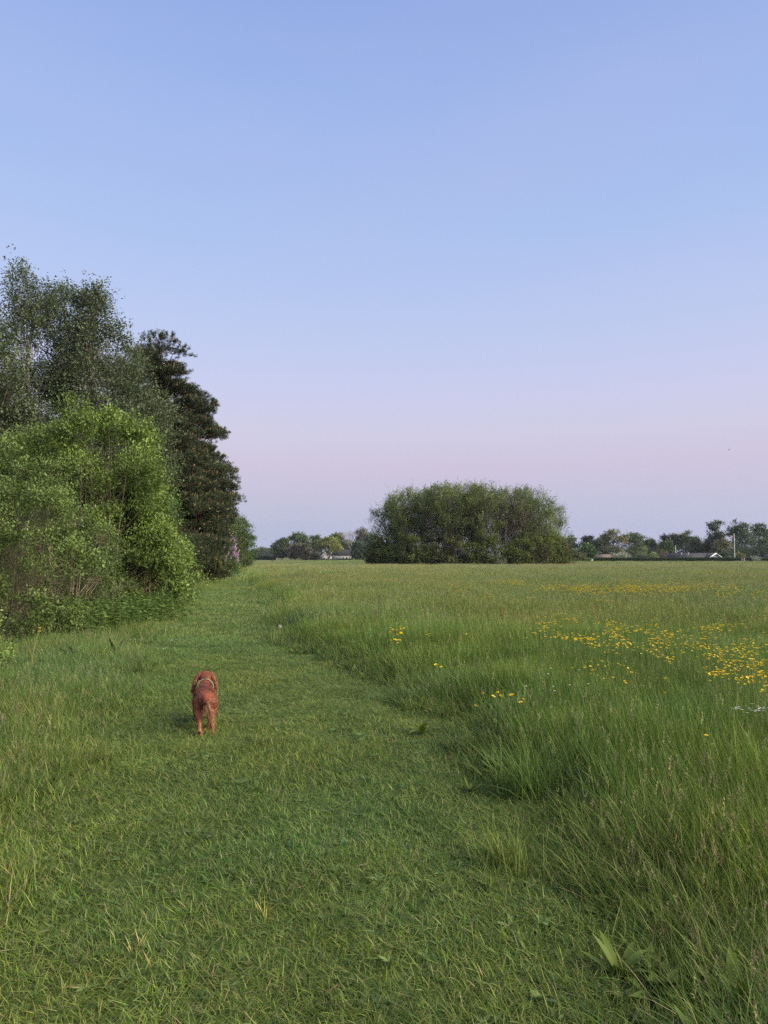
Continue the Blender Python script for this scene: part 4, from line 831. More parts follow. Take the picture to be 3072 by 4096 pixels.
# flagpoles
M_POLE = mat_noise('white_pole', (0.74, 0.74, 0.72), (0.80, 0.80, 0.78), 4, 0.4)
M_PENN = bpy.data.materials.new('pennant_cloth'); M_PENN.use_nodes = True
n_, l_ = M_PENN.node_tree.nodes, M_PENN.node_tree.links; a_ = n_.new('ShaderNodeAttribute'); a_.attribute_name = 'Col'; l_.new(a_.outputs['Color'], n_['Principled BSDF'].inputs['Base Color']); n_['Principled BSDF'].inputs['Roughness'].default_value = 0.8
def flagpole(label, px, Y, top_py, pennant):
    x = xat(px, Y); z0 = float(ground_z(np.float64(x), np.float64(Y))); H = zat(top_py, Y) - z0
    T = thing('flagpole', label, 'flagpole', (x, Y, z0)); g = Geo(); tube(g, [(0, 0, 0), (0, 0, H * 0.5), (0, 0, H)], [0.08, 0.06, 0.04], 10); g.obj('pole', M_POLE, T, True)
    g = Geo(); k = 8; a = np.linspace(0, PI, k); tube(g, np.stack([0 * a, 0 * a, H + 0.09 - 0.09 * np.cos(a)], -1), 0.09 * np.sin(a) + 0.004, 8); g.obj('knob', M_POLE, T, True)
    if pennant:                                        # long two-coloured pennant hanging and drifting to the left
        g = Geo(); n = 14; t = np.linspace(0, 1, n)
        c = np.stack([-0.12 - 1.45 * t ** 1.3 - 0.06 * np.sin(t * 9), 0.25 * np.sin(t * 5), H - 0.25 - 3.3 * t + 0.1 * np.sin(t * 7)], -1); w = 0.34 * (1 - 0.85 * t)
        for s_, col in ((0, (0.45, 0.05, 0.06)), (1, (0.72, 0.70, 0.70))):
            u = c + np.stack([-w * 0.9 * (0.5 if s_ else 0.0), 0 * t, 0 * t - 0.35 * w * s_], -1); d = u + np.stack([-w * 0.45, 0.02 + 0 * t, -0.35 * w], -1)
            for off in (0, 0.012):
                g.add(np.concatenate([u + [0, off, 0], d + [0, off, 0]]), [(i, i + 1, n + i + 1, n + i) for i in range(n - 1)], None, col)
        g.obj('pennant', M_PENN, T)
flagpole('tall white flagpole with a red and white pennant drooping to the left', 2939, 206, 2136, True)
flagpole('shorter white pole rising behind the dark roof', 2703, 232, 2184, False)

# ------------------------------------------------------------------ the dog
def blob_mesh(name, chains, voxel, smooth=4):
    """one continuous skin round chains of ((x, y, z), radius[, flatten xyz]) points"""
    bm = bmesh.new(); bmesh.ops.create_icosphere(bm, subdivisions=2, radius=1.0); uv = np.array([v.co[:] for v in bm.verts]); uf = np.array([[v.index for v in f.verts] for f in bm.faces]); bm.free()
    g = Geo()
    for ch in chains:
        for (a, b) in zip(ch[:-1], ch[1:]):
            p0, p1 = np.array(a[0]), np.array(b[0]); k = max(2, int(np.linalg.norm(p1 - p0) / (0.35 * min(a[1], b[1]))) + 1)
            f0, f1 = np.array(a[2] if len(a) > 2 else (1, 1, 1)), np.array(b[2] if len(b) > 2 else (1, 1, 1))
            for t in np.linspace(0, 1, k): g.add(p0 * (1 - t) + p1 * t + uv * (a[1] * (1 - t) + b[1] * t) * (f0 * (1 - t) + f1 * t), None, uf)
    me = g.mesh(name + '_raw', M_FUR); o = bpy.data.objects.new(name + '_raw', me); COL.objects.link(o)
    m = o.modifiers.new('r', 'REMESH'); m.mode = 'VOXEL'; m.voxel_size = voxel
    m = o.modifiers.new('s', 'SMOOTH'); m.factor = 0.5; m.iterations = smooth
    dg = bpy.context.evaluated_depsgraph_get(); out = bpy.data.meshes.new_from_object(o.evaluated_get(dg)); out.name = name
    bpy.data.objects.remove(o); bpy.data.meshes.remove(me)
    return out
def colour_mesh(me, fn, mat):
    n = len(me.vertices); v = np.zeros(n * 3, np.float32); me.vertices.foreach_get('co', v); v = v.reshape(-1, 3).astype(float); c = fn(v)
    if 'Col' in me.color_attributes: me.color_attributes.remove(me.color_attributes['Col'])
    a = me.color_attributes.new('Col', 'FLOAT_COLOR', 'POINT'); a.data.foreach_set('color', np.concatenate([c, np.ones((n, 1))], 1).astype(np.float32).ravel())
    me.materials.clear(); me.materials.append(mat); me.polygons.foreach_set('use_smooth', np.ones(len(me.polygons), bool))
    return v
DOG_Y = 6.80
dog = thing('dog', 'red brown long haired spaniel walking away along the mown path', 'dog', (xat(829, DOG_Y), DOG_Y, 0.012), R(14))
torso = [((0, -0.225, 0.272), 0.072, (1.02, 1, 1)), ((0, -0.17, 0.280), 0.088, (1.06, 1, 0.95)), ((0, -0.04, 0.272), 0.090, (1.02, 1, 0.98)), ((0, 0.12, 0.262), 0.104, (0.98, 1, 1.05)), ((0, 0.23, 0.285), 0.086, (0.94, 1, 1)), ((0, 0.33, 0.330), 0.050), ((0, 0.41, 0.372), 0.056), ((0, 0.455, 0.382), 0.060, (1.02, 1, 0.95)), ((0, 0.50, 0.362), 0.043), ((0, 0.565, 0.335), 0.030)]
hl = [((-0.05, -0.19, 0.25), 0.068), ((-0.058, -0.215, 0.175), 0.047), ((-0.05, -0.29, 0.135), 0.028), ((-0.046, -0.365, 0.105), 0.019), ((-0.044, -0.395, 0.055), 0.017), ((-0.044, -0.40, 0.030), 0.024, (1.1, 1.0, 1.1))]
hr = [((0.05, -0.19, 0.25), 0.068), ((0.066, -0.10, 0.175), 0.050), ((0.064, -0.105, 0.125), 0.032), ((0.062, -0.14, 0.085), 0.021), ((0.062, -0.115, 0.04), 0.019), ((0.062, -0.095, 0.024), 0.026, (1.1, 1.4, 0.8))]
fl = [((-0.055, 0.20, 0.23), 0.058), ((-0.074, 0.165, 0.165), 0.036), ((-0.078, 0.165, 0.09), 0.023), ((-0.080, 0.150, 0.045), 0.020), ((-0.080, 0.172, 0.024), 0.026, (1.1, 1.3, 0.8))]
fr = [((0.055, 0.20, 0.23), 0.058), ((0.072, 0.185, 0.165), 0.036), ((0.072, 0.235, 0.10), 0.023), ((0.072, 0.265, 0.05), 0.020), ((0.072, 0.285, 0.024), 0.026, (1.1, 1.3, 0.8))]
tail = [((0.0, -0.275, 0.305), 0.030), ((0.014, -0.325, 0.285), 0.024), ((0.032, -0.355, 0.235), 0.021), ((0.044, -0.365, 0.18), 0.018), ((0.050, -0.362, 0.13), 0.012)]
earL = [((-0.052, 0.435, 0.405), 0.026, (0.8, 1, 1)), ((-0.082, 0.425, 0.370), 0.034, (0.5, 1, 1)), ((-0.104, 0.405, 0.310), 0.040, (0.42, 1, 1)), ((-0.116, 0.395, 0.262), 0.034, (0.42, 1, 1))]
earR = [((0.052, 0.435, 0.405), 0.026, (0.8, 1, 1)), ((0.080, 0.425, 0.372), 0.034, (0.5, 1, 1)), ((0.098, 0.41, 0.325), 0.038, (0.42, 1, 1)), ((0.104, 0.40, 0.290), 0.032, (0.42, 1, 1))]
def dog_col(v):
    n = wob(v[:, 0] * 40, v[:, 1] * 25 + v[:, 2] * 30, 2.2, 3.0)
    c = np.array([[0.160, 0.049, 0.023]]) * (1 + 0.36 * n)[:, None]
    c = c * (1 - 0.32 * sstep(-0.06, -0.02, v[:, 1]) * sstep(0.06, 0.0, v[:, 1]))[:, None]
    lo = sstep(0.15, 0.03, v[:, 2])[:, None]; c = c * (1 - lo) + np.array([[0.25, 0.10, 0.05]]) * lo
    hd = (sstep(0.38, 0.44, v[:, 1]) * sstep(0.35, 0.42, v[:, 2]))[:, None]; c = c * (1 - hd * 0.5) + np.array([[0.26, 0.10, 0.06]]) * hd * 0.5
    return np.clip(c, 0.01, 1)
body_me = blob_mesh('body', [torso, hl, hr, fl, fr, tail, earL, earR], 0.0065, 3)
bv = colour_mesh(body_me, dog_col, M_FUR); link(bpy.data.objects.new('body', body_me), dog)
body_me.calc_loop_triangles(); nt_ = len(body_me.loop_triangles); tri = np.zeros(nt_ * 3, np.int32); body_me.loop_triangles.foreach_get('vertices', tri); tri = tri.reshape(-1, 3)
A_, B_, C_ = bv[tri[:, 0]], bv[tri[:, 1]], bv[tri[:, 2]]; fn_ = np.cross(B_ - A_, C_ - A_); ar = np.linalg.norm(fn_, axis=1); fn_ = nrm(fn_)
rng = np.random.default_rng(5); NF = 24000; k = rng.choice(nt_, NF, p=ar / ar.sum()); u = rng.random((NF, 2)); u[u.sum(1) > 1] = 1 - u[u.sum(1) > 1]
P = A_[k] + (B_[k] - A_[k]) * u[:, :1] + (C_[k] - A_[k]) * u[:, 1:]; N = fn_[k]
flow = np.tile([[0.0, -0.8, -0.75]], (NF, 1)); leg = (P[:, 2] < 0.19)
flow[leg] = [0, -0.55, -0.85]; isear = (P[:, 1] > 0.37) & (np.abs(P[:, 0]) > 0.066); flow[isear] = [0, -0.1, -1]; istail = (P[:, 1] < -0.285) & (P[:, 0] > -0.022); flow[istail] = [0.12, -0.25, -1]
flow = flow - N * (flow * N).sum(1, keepdims=True); D = nrm(flow + N * 0.16 + rng.normal(0, 0.10, (NF, 3)))
Lf = rng.uniform(0.012, 0.026, NF); Lf[leg & (P[:, 0] > 0) & (N[:, 1] < -0.1) & (P[:, 2] > 0.05)] *= 2.0; Lf[isear] *= 1.6; Lf[istail & (P[:, 2] < 0.27)] *= 4.2; Lf[(P[:, 2] < 0.2) & (np.abs(P[:, 0]) < 0.06) & (np.abs(P[:, 1]) < 0.2)] *= 1.8
g = Geo(); fc = dog_col(P) * rng.uniform(0.8, 1.25, (NF, 1)); long_ = (Lf > 0.032)[:, None]; fc = np.where(long_, fc * 0.35 + np.array([[0.33, 0.145, 0.07]]) * 0.65 * rng.uniform(0.6, 1.25, (NF, 1)), fc)
pale = rng.random(NF) < 0.08; fc[pale] = np.array([0.42, 0.22, 0.13]) * rng.uniform(0.7, 1.1, (pale.sum(), 1))
leaves(g, P - N * 0.002, D, Lf, rng.uniform(0.002, 0.0045, NF), rng, fc, jit=1.0, mid=0.35)
g.obj('fur', M_FUR, dog)['kind'] = 'stuff'
M_DARK = mat_noise('dark_skin', (0.012, 0.010, 0.010), (0.03, 0.025, 0.024), 60, 0.4)
M_STRAP = mat_noise('khaki_webbing', (0.20, 0.19, 0.12), (0.30, 0.28, 0.19), 140, 0.8)
def ell(c, r, mat, nm, par):
    bm = bmesh.new(); bmesh.ops.create_icosphere(bm, subdivisions=2, radius=1.0)
    for v in bm.verts: v.co = Vector((c[0] + v.co.x * r[0], c[1] + v.co.y * r[1], c[2] + v.co.z * r[2]))
    me = bpy.data.meshes.new(nm); bm.to_mesh(me); bm.free(); me.materials.append(mat); me.polygons.foreach_set('use_smooth', np.ones(len(me.polygons), bool)); return link(bpy.data.objects.new(nm, me), par)
ell((0, 0.594, 0.340), (0.014, 0.010, 0.011), M_DARK, 'nose', dog)
for s_ in (-1, 1): ell((s_ * 0.030, 0.508, 0.385), (0.008, 0.008, 0.008), M_DARK, 'eye', dog)
ell((-0.044, -0.426, 0.034), (0.014, 0.006, 0.014), M_DARK, 'paw_pad', dog)
hz = Geo(); a = np.linspace(0, 2 * PI, 37)
def strap(g, c, w=0.018, th=0.004):
    """flat band along a closed or open line c, its width along the dog"""
    c = np.asarray(c); t = nrm(np.gradient(c, axis=0)); ctr = np.array([0, 0, 0.28]); o = c - np.array([[0, 1, 0]]) * 0; o = nrm(np.stack([c[:, 0], 0 * c[:, 1], c[:, 2] - ctr[2]], -1)); s = nrm(np.cross(t, o))
    n = len(c); v = np.concatenate([c - s * w / 2, c + s * w / 2, c - s * w / 2 + o * th, c + s * w / 2 + o * th])
    q = [(i, i + 1, n + i + 1, n + i) for i in range(n - 1)] + [(2 * n + i, 3 * n + i, 3 * n + i + 1, 2 * n + i + 1) for i in range(n - 1)] + [(i, 2 * n + i, 2 * n + i + 1, i + 1) for i in range(n - 1)] + [(n + i, n + i + 1, 3 * n + i + 1, 3 * n + i) for i in range(n - 1)]
    g.add(v, q)
strap(hz, np.stack([0.081 * np.cos(a), 0.262 + 0.030 * np.sin(a), 0.297 + 0.083 * np.sin(a)], -1), 0.022)
a2_ = np.linspace(PI * 0.93, PI * 2.07, 25); strap(hz, np.stack([0.112 * np.cos(a2_), 0.105 + 0.02 * np.sin(a2_), 0.262 + 0.121 * np.sin(a2_)], -1), 0.016)
hn = hz.obj('harness', M_STRAP, dog)
g = Geo(); box(g, -0.008, 0.008, 0.282, 0.304, 0.379, 0.389); g.obj('buckle', M_DARK, hn)

# ------------------------------------------------------------------ people by the hedge, far off
def person(label, px, Y, H, top, legs, seed):
    s = H / 1.2; x = xat(px, Y)
    ch = [[((0, 0, 0.62), 0.105), ((0, 0, 0.85), 0.12, (1.15, 0.85, 1)), ((0, 0, 0.97), 0.06), ((0, 0, 1.02), 0.05)], [((0, -0.01, 1.06), 0.085), ((0, -0.01, 1.11), 0.088)]]
    for q in (-1, 1):
        ch.append([((q * 0.06, 0, 0.60), 0.08), ((q * 0.07, 0.0 + 0.03 * q, 0.33), 0.058), ((q * 0.075, -0.01, 0.06), 0.042), ((q * 0.08, -0.08, 0.035), 0.038)])
        ch.append([((q * 0.13, 0, 0.90), 0.05), ((q * 0.18, 0.02, 0.70), 0.040), ((q * 0.18, -0.06, 0.55), 0.032), ((q * 0.18, -0.08, 0.50), 0.032)])
    me = blob_mesh('body', [[(tuple(np.array(p[0]) * s), p[1] * s) + tuple(p[2:]) for p in c] for c in ch], 0.022, 2)
    def cf(v):
        z = v[:, 2] / s; c = np.tile([[0.42, 0.26, 0.19]], (len(v), 1)); c[(z > 0.58) & (z < 1.0)] = top; c[z < 0.58] = legs
        c[(np.abs(v[:, 0]) > 0.15 * s) & (z < 0.56)] = [0.42, 0.26, 0.19]; c[(z > 1.10) | ((z > 1.03) & (v[:, 1] > 0.03 * s))] = [0.09, 0.06, 0.04]; return c
    T = thing('person', label, 'person', (x, Y, 0)); colour_mesh(me, cf, M_FUR); link(bpy.data.objects.new('body', me), T)
person('small person in a blue top standing at the hedge', 2967, 195.0, 1.22, (0.16, 0.22, 0.34), (0.12, 0.15, 0.20), 1)
person('small person in a dull red top beside the one in blue', 2976, 194.6, 1.25, (0.26, 0.15, 0.15), (0.40, 0.38, 0.38), 2)

# ------------------------------------------------------------------ birds, logs, a post
def bird(label, px, py, Y, span, bank, head):
    p = at(px, py, Y); T = thing('bird', label, 'bird', p, head); s = span / 0.4
    T.rotation_euler = (0, bank, head)
    g = Geo(); yy = np.array([-0.14, -0.10, -0.03, 0.05, 0.10, 0.13]) * s; tube(g, np.stack([0 * yy, yy, 0 * yy], -1), np.array([0.012, 0.018, 0.032, 0.034, 0.024, 0.006]) * s, 6, (0.03, 0.03, 0.035)); g.obj('body', M_STEM, T)
    for q in (-1, 1):
        g = Geo(); v = np.array([(0.01 * q, 0.06, 0.01), (0.10 * q, 0.085, 0.045), (0.21 * q, -0.01, 0.055), (0.09 * q, 0.0, 0.04), (0.01 * q, -0.04, 0.005)]) * s
        g.add(np.concatenate([v, v - [0, 0, 0.006 * s]]), [(0, 1, 3, 4), (5, 9, 8, 6)], [(1, 2, 3), (6, 8, 7)], (0.03, 0.03, 0.035)); g.obj('wing', M_STEM, T)
bird('small dark bird flying low at the right of the sky', 2917, 1800, 95, 0.30, R(28), R(80))
bird('tiny bird high above the pines', 795, 1057, 110, 0.22, R(-15), R(60))
bird('tiny bird in the sky above the copse', 2072, 1580, 120, 0.24, R(10), R(110))
def log(label, px, py, length, r, ang, seed):
    p = on_ground(px, py); rng = np.random.default_rng(seed); T = thing('log', label, 'log', p, ang); g = Geo()
    x = np.linspace(-length / 2, length / 2, 9); tube(g, np.stack([x, 0.06 * np.sin(x * 1.7), r + 0.04 * np.sin(x * 2.3)], -1), r * rng.uniform(0.85, 1.1, 9), 8); g.obj('trunk', M_BARK, T, True)
    g = Geo(); tube(g, np.array([[length * 0.2, 0, r * 1.2], [length * 0.33, -0.15, r * 2.6]]), [r * 0.45, r * 0.2], 6); g.obj('branch_stub', M_BARK, T, True)
log('dark log lying in the short grass before the farmhouse', 1225, 2246, 1.3, 0.13, R(4), 1)
log('longer dark log lying left of the copse foot', 1462, 2249, 1.6, 0.14, R(-8), 2)
log('short dark log close to the copse foot', 1478, 2245.5, 0.9, 0.12, R(20), 3)
p = on_ground(1089, 2247); T = thing('post', 'short dark post alone in the far field left of the farm trees', 'post', p)
g = Geo(); tube(g, [(0, 0, 0), (0, 0, 0.4), (0, 0, 0.62)], [0.12, 0.13, 0.12], 10, (0.03, 0.03, 0.032)); g.obj('shaft', M_STEM, T)
g = Geo(); tube(g, [(0, 0, 0.62), (0, 0, 0.66), (0, 0, 0.72)], [0.16, 0.16, 0.06], 10, (0.02, 0.02, 0.022)); g.obj('cap', M_STEM, T)

# ------------------------------------------------------------------ flowers
YEL = np.array([0.78, 0.56, 0.02])
def blossom_geo(rng, r):
    g = Geo(); th = np.arange(5) * 2 * PI / 5
    d = nrm(np.stack([np.cos(th), np.sin(th), np.full(5, 0.75)], -1)); base = np.zeros((5, 3))
    leaves(g, base, d, r * 1.25, r * 1.25, rng, np.tile(YEL, (5, 1)) * rng.uniform(0.85, 1.1, (5, 1)), jit=0.05, mid=0.7)
    bm = bmesh.new(); bmesh.ops.create_icosphere(bm, subdivisions=1, radius=r * 0.42); v = np.array([x.co[:] for x in bm.verts]) + [0, 0, r * 0.35]; f = np.array([[x.index for x in y.verts] for y in bm.faces]); bm.free()
    g.add(v, None, f, (0.62, 0.40, 0.02)); return g
rng = np.random.default_rng(9)
BLOS = [blossom_geo(rng, 0.0165).mesh('blossom', M_PETAL) for _ in range(4)]
STEMS = []
for k in range(5):
    g = Geo(); b = rng.normal(0, 0.05, 2); tube(g, np.array([[0, 0, 0], [b[0] * 0.5, b[1] * 0.5, 0.55], [b[0], b[1], 1.0]]), [0.0022, 0.0018, 0.0014], 3, (0.08, 0.13, 0.035), cap=False); STEMS.append((g.mesh('stem', M_LEAF), b))
def buttercup(px, py, z, label, group, sc_=1.0):
    p = on_ground(px, py, z); me, b = STEMS[rng.integers(0, 5)]
    T = thing('buttercup', label, 'flower', (p.x - b[0], p.y - b[1], 0), 0.0, group)
    s = link(bpy.data.objects.new('stem', me), T); s.scale = (1, 1, z)
    f = link(bpy.data.objects.new('blossom', BLOS[rng.integers(0, 4)]), T); f.location = (b[0], b[1], z); f.rotation_euler = (rng.normal(0.15, 0.3), rng.normal(0, 0.3), rng.uniform(0, 6.28)); f.scale = (sc_,) * 3
Z7 = lambda x, y: (1900 + x / 1.4155, 2250 + y / 1.4155)
Z8 = lambda x, y: (700 + x / 1.3825, 2200 + y / 1.3825)
Z4 = lambda x, y: (1560 + x / 2.592, 2480 + y / 2.592)
one = []
for x, y in ((1190, 433), (1190, 456), (1207, 443), (1224, 446), (1247, 427), (1252, 440), (1268, 436), (1250, 458), (1243, 460), (1229, 472), (1253, 464), (1217, 498), (1229, 502), (1243, 502), (1193, 502), (1233, 517)): one.append((*Z8(x, y), 0.45, 'yellow buttercup in the tight tall bunch nearest the mown path', 'buttercups of the tight bunch near the path', 1.35))
for x, y in ((1387, 455), (1408, 466), (1393, 470), (1407, 478)): one.append((*Z8(x, y), 0.46, 'yellow buttercup in the group of four right of the tight bunch', 'four buttercups right of the tight bunch', 1.2))
for (x, y), l in zip(((1613, 467), (1443, 637), (1474, 650)), ('single buttercup far right of the group of four', 'left one of two low buttercups above the dark hollow', 'right one of two low buttercups above the dark hollow')): one.append((*Z8(x, y), 0.42, l, None, 1.15))
for (x, y), l in zip(((963, 768), (885, 895)), ('buttercup just left of the near bunch, above the hollow', 'lowest buttercup left of the near bunch')): one.append((*Z4(x, y), 0.46, l, None, 1.0))
for x, y in ((1070, 799), (1116, 759), (1148, 796), (1163, 800), (1265, 783), (1381, 829), (1360, 860)): one.append((*Z4(x, y), 0.48, 'yellow buttercup in the near bunch right of the dark hollow', 'buttercups of the near bunch', 1.05))
one.append((2826, 2945, 0.42, 'lone buttercup low in the tall grass below the big drift', None, 0.9))
one.append((2661, 2773, 0.45, 'lone buttercup under the middle of the big drift', None, 1.0)); one.append((2663, 2716, 0.45, 'lone buttercup just below the middle of the big drift', None, 1.0))
DR = []
for (x, y, sx, sy, n) in ((400, 340, 60, 28, 28), (545, 320, 25, 12, 8), (470, 420, 40, 15, 12), (620, 430, 50, 12, 22), (680, 465, 30, 10, 14), (770, 360, 30, 25, 22), (800, 420, 40, 25, 22), (840, 465, 30, 8, 14), (960, 380, 40, 30, 18), (1050, 470, 60, 25, 36), (1090, 420, 40, 20, 18), (1230, 460, 60, 20, 30),
                          (1330, 385, 50, 18, 20), (1430, 365, 50, 10, 8), (1380, 510, 70, 20, 34), (1540, 480, 80, 40, 34), (1450, 590, 80, 30, 30), (1380, 630, 40, 10, 16), (1600, 560, 50, 60, 26), (1530, 665, 20, 8, 8), (1630, 680, 25, 25, 12), (1110, 545, 30, 10, 8), (720, 590, 70, 45, 14)):
    for _ in range(n): DR.append(Z7(x + rng.normal(0, sx), y + rng.normal(0, sy)))
DR.sort(key=lambda p: -p[1]); n_one = 300 - len(one)
for px, py in DR[:n_one]:
    w = 'at the left end of the big drift' if px < 2390 else 'in the middle of the big drift' if px < 2720 else 'in the upper right part of the big drift' if py < 2600 else 'in the lower right part of the big drift'
    one.append((px, py, rng.uniform(0.54, 0.70), 'yellow buttercup ' + w + ' crossing the meadow', 'buttercups ' + w, rng.uniform(0.5, 0.8)))
for a_ in one: buttercup(*a_)
# the rest of the drifts: too many and too small to count
G = Geo()
def tiny(px, py, z, r):
    p = on_ground(px, py, z)
    if p.y > 200 or p.y < 3: return
    th = np.arange(5) * 2 * PI / 5 + rng.uniform(0, 6); d = nrm(np.stack([np.cos(th), np.sin(th), np.full(5, 0.8)], -1))
    leaves(G, np.tile([p.x, p.y, z], (5, 1)), d, r * 1.3, r * 1.3, rng, np.tile(YEL, (5, 1)) * rng.uniform(0.8, 1.1), jit=0.1, mid=0.65)
    tube(G, np.array([[p.x, p.y, 0], [p.x, p.y, z]]), [0.003, 0.002], 3, (0.08, 0.13, 0.035), cap=False)
for px, py in DR[n_one:]: tiny(px, py, rng.uniform(0.56, 0.70), 0.017)
for px, py in DR: tiny(px + rng.normal(0, 26), py + rng.normal(0, 10), rng.uniform(0.54, 0.66), rng.uniform(0.009, 0.014))
for (x, y, sx, sy, n) in ((150, 105, 60, 10, 60), (260, 115, 50, 10, 30), (450, 140, 90, 12, 110), (650, 150, 90, 14, 170), (880, 140, 100, 20, 240), (1000, 150, 80, 15, 120), (1130, 140, 70, 20, 100), (1300, 130, 90, 15, 100), (1420, 160, 60, 25, 60), (880, 100, 40, 4, 30), (1560, 170, 80, 20, 40), (60, 190, 15, 10, 12), (310, 200, 15, 3, 6), (720, 215, 30, 5, 8)):
    for _ in range(int(n * 1.1)): tiny(*Z7(x + rng.normal(0, sx), y + rng.normal(0, sy)), rng.uniform(0.58, 0.74), 0.021)
for (x, y, sx, sy, n) in ((1085, 2292, 25, 5, 40), (1300, 2299, 30, 5, 36), (1900, 2271, 45, 3, 40), (1690, 2347, 50, 8, 16), (1830, 2360, 45, 8, 12), (1420, 2290, 150, 12, 40)):
    for _ in range(n): tiny(x + rng.normal(0, sx), y + rng.normal(0, sy), 0.66, 0.022)
tag(G.obj('buttercups', M_PETAL), 'countless small yellow buttercups in the farther drifts of the meadow', 'flowers', kind='stuff')
G = Geo()
def tinywhite(px, py, z, r=0.011):
    p = on_ground(px, py, z); th = np.arange(5) * 2 * PI / 5 + rng.uniform(0, 6)
    leaves(G, np.tile([p.x, p.y, z], (5, 1)), nrm(np.stack([np.cos(th), np.sin(th), np.full(5, 0.3)], -1)), r * 1.2, r, rng, np.tile([0.75, 0.76, 0.74], (5, 1)), jit=0.1)
    tube(G, np.array([[p.x, p.y, 0], [p.x, p.y, z]]), [0.002, 0.0015], 3, (0.08, 0.13, 0.035), cap=False)
for (x, y, sx, sy, n, z) in ((3020, 2835, 30, 10, 22, 0.42), (2950, 2830, 20, 8, 6, 0.42), (680, 2560, 22, 7, 12, 0.13), (665, 2593, 12, 5, 7, 0.13), (2270, 2700, 60, 30, 8, 0.45), (540, 2565, 20, 8, 4, 0.2)):
    for _ in range(n): tinywhite(x + rng.normal(0, sx), y + rng.normal(0, sy), z)
tag(G.obj('white_flowers', M_PETAL), 'tiny white wild flowers dotted in the grass', 'flowers', kind='stuff')

# ------------------------------------------------------------------ single plants one can pick out
def leaf_obj(T, rng, L, W, az, tilt, curl, col):
    g = Geo(); n = 6; t = np.linspace(0, 1, n); ang = tilt - curl * t; dt = L / (n - 1)
    r = np.concatenate([[0], np.cumsum(np.cos(ang[:-1]) * dt)]); z = np.concatenate([[0], np.cumsum(np.sin(ang[:-1]) * dt)]); w = W * np.sin(np.clip(t * 0.92 + 0.06, 0, 1) * PI) ** 0.8 / 2
    w[0] = 0.003; w[-1] = 0.0005; rd = np.array([math.cos(az), math.sin(az), 0]); sd = np.array([-math.sin(az), math.cos(az), 0])
    c = rd * r[:, None] + np.array([0, 0, 1.0]) * z[:, None] + [0, 0, 0.01]
    v = np.concatenate([c - sd * w[:, None] + [0, 0, 0.15] * w[:, None], c, c + sd * w[:, None] + [0, 0, 0.15] * w[:, None]])
    g.add(v, [(i, i + 1, n + i + 1, n + i) for i in range(n - 1)] + [(n + i, n + i + 1, 2 * n + i + 1, 2 * n + i) for i in range(n - 1)], None, np.array(col) * rng.uniform(0.8, 1.2))
    return g.obj('leaf', M_LEAF, T, True)
def rosette(name, label, cat, px, py, n, L, W, tilt, col, seed):
    rng = np.random.default_rng(seed); T = thing(name, label, cat, on_ground(px, py))
    for k in range(n): leaf_obj(T, rng, L * rng.uniform(0.5, 1.2), W * rng.uniform(0.7, 1.2), k * 2.4 + rng.normal(0, 0.5), tilt * rng.uniform(0.55, 1.2), rng.uniform(0.3, 1.5), col)
    return T
CD = (0.085, 0.15, 0.035)
rosette('dock_plant', 'broad leaved yellow green dock at the right edge of the path, level with the dog', 'plant', 1690, 2945, 14, 0.20, 0.036, 1.25, (0.12, 0.165, 0.024), 1)
rosette('dock_plant', 'dark leafy dock in the left verge, the left of two', 'plant', 300, 2640, 10, 0.36, 0.07, 1.2, (0.06, 0.115, 0.035), 2)
rosette('dock_plant', 'dark leafy dock in the left verge, the right of two', 'plant', 465, 2640, 11, 0.36, 0.07, 1.2, (0.06, 0.115, 0.035), 3)
rosette('dock_plant', 'dock with drooping leaves below the two dark docks', 'plant', 390, 2740, 8, 0.30, 0.06, 0.9, (0.07, 0.125, 0.035), 4)
rosette('clover_plant', 'pale round leaves in the tall grass on the right', 'plant', 2380, 3260, 10, 0.15, 0.07, 1.2, (0.16, 0.22, 0.13), 5)
rosette('dock_plant', 'large dock at the bottom of the photo right of the middle', 'plant', 2480, 3930, 11, 0.17, 0.034, 1.0, (0.085, 0.125, 0.020), 6)
rosette('dock_plant', 'big broad leaves at the bottom right corner', 'plant', 2960, 4060, 10, 0.24, 0.045, 1.1, (0.09, 0.135, 0.022), 7)
rosette('dock_plant', 'upright broad leaves in the tall grass at the right edge', 'plant', 2960, 3500, 9, 0.30, 0.05, 1.3, (0.095, 0.16, 0.035), 8)
rosette('plantain_plant', 'flat plantain rosette in the turf near the bottom middle', 'plant', 1560, 3720, 12, 0.065, 0.016, 0.7, (0.10, 0.14, 0.035), 9)
rosette('clover_plant', 'small pale oval leaves at the bottom edge of the photo', 'plant', 2165, 4020, 7, 0.055, 0.026, 0.9, (0.12, 0.18, 0.05), 10)
rosette('plantain_plant', 'plantain rosette beside the meadow edge at the bottom', 'plant', 1960, 3560, 12, 0.10, 0.020, 0.8, (0.095, 0.14, 0.026), 11)
rosette('dock_plant', 'dock at the meadow edge between path and tall grass', 'plant', 1880, 3180, 12, 0.12, 0.024, 1.1, (0.095, 0.14, 0.022), 12)
def tuft(name, label, px, py, n, r, L0, L1, w, col, seed, lean=0.5, dry=0.0, z=0.0):
    rng = np.random.default_rng(seed); g = Geo(); root = rng.normal(0, r * 0.45, (n, 2)); c = np.array([col]) * rng.uniform(0.65, 1.35, (n, 1))
    blades(g, rng, n, r, L0, L1, w, w * 1.6, 0.03, lean, 0.7, 4, 0, root=root, cols=c)
    for v in g.v: v[:, 2] = np.maximum(v[:, 2], 0.0)
    T = thing(name, label, 'grass tuft', on_ground(px, py)); g.obj('blades', M_LEAF, T)['kind'] = 'stuff'
tuft('rush_tuft', 'dark grey green tussock standing up by the far bend of the path', 1195, 2345, 900, 1.7, 0.5, 0.95, 0.010, (0.060, 0.095, 0.042), 21, 0.3)
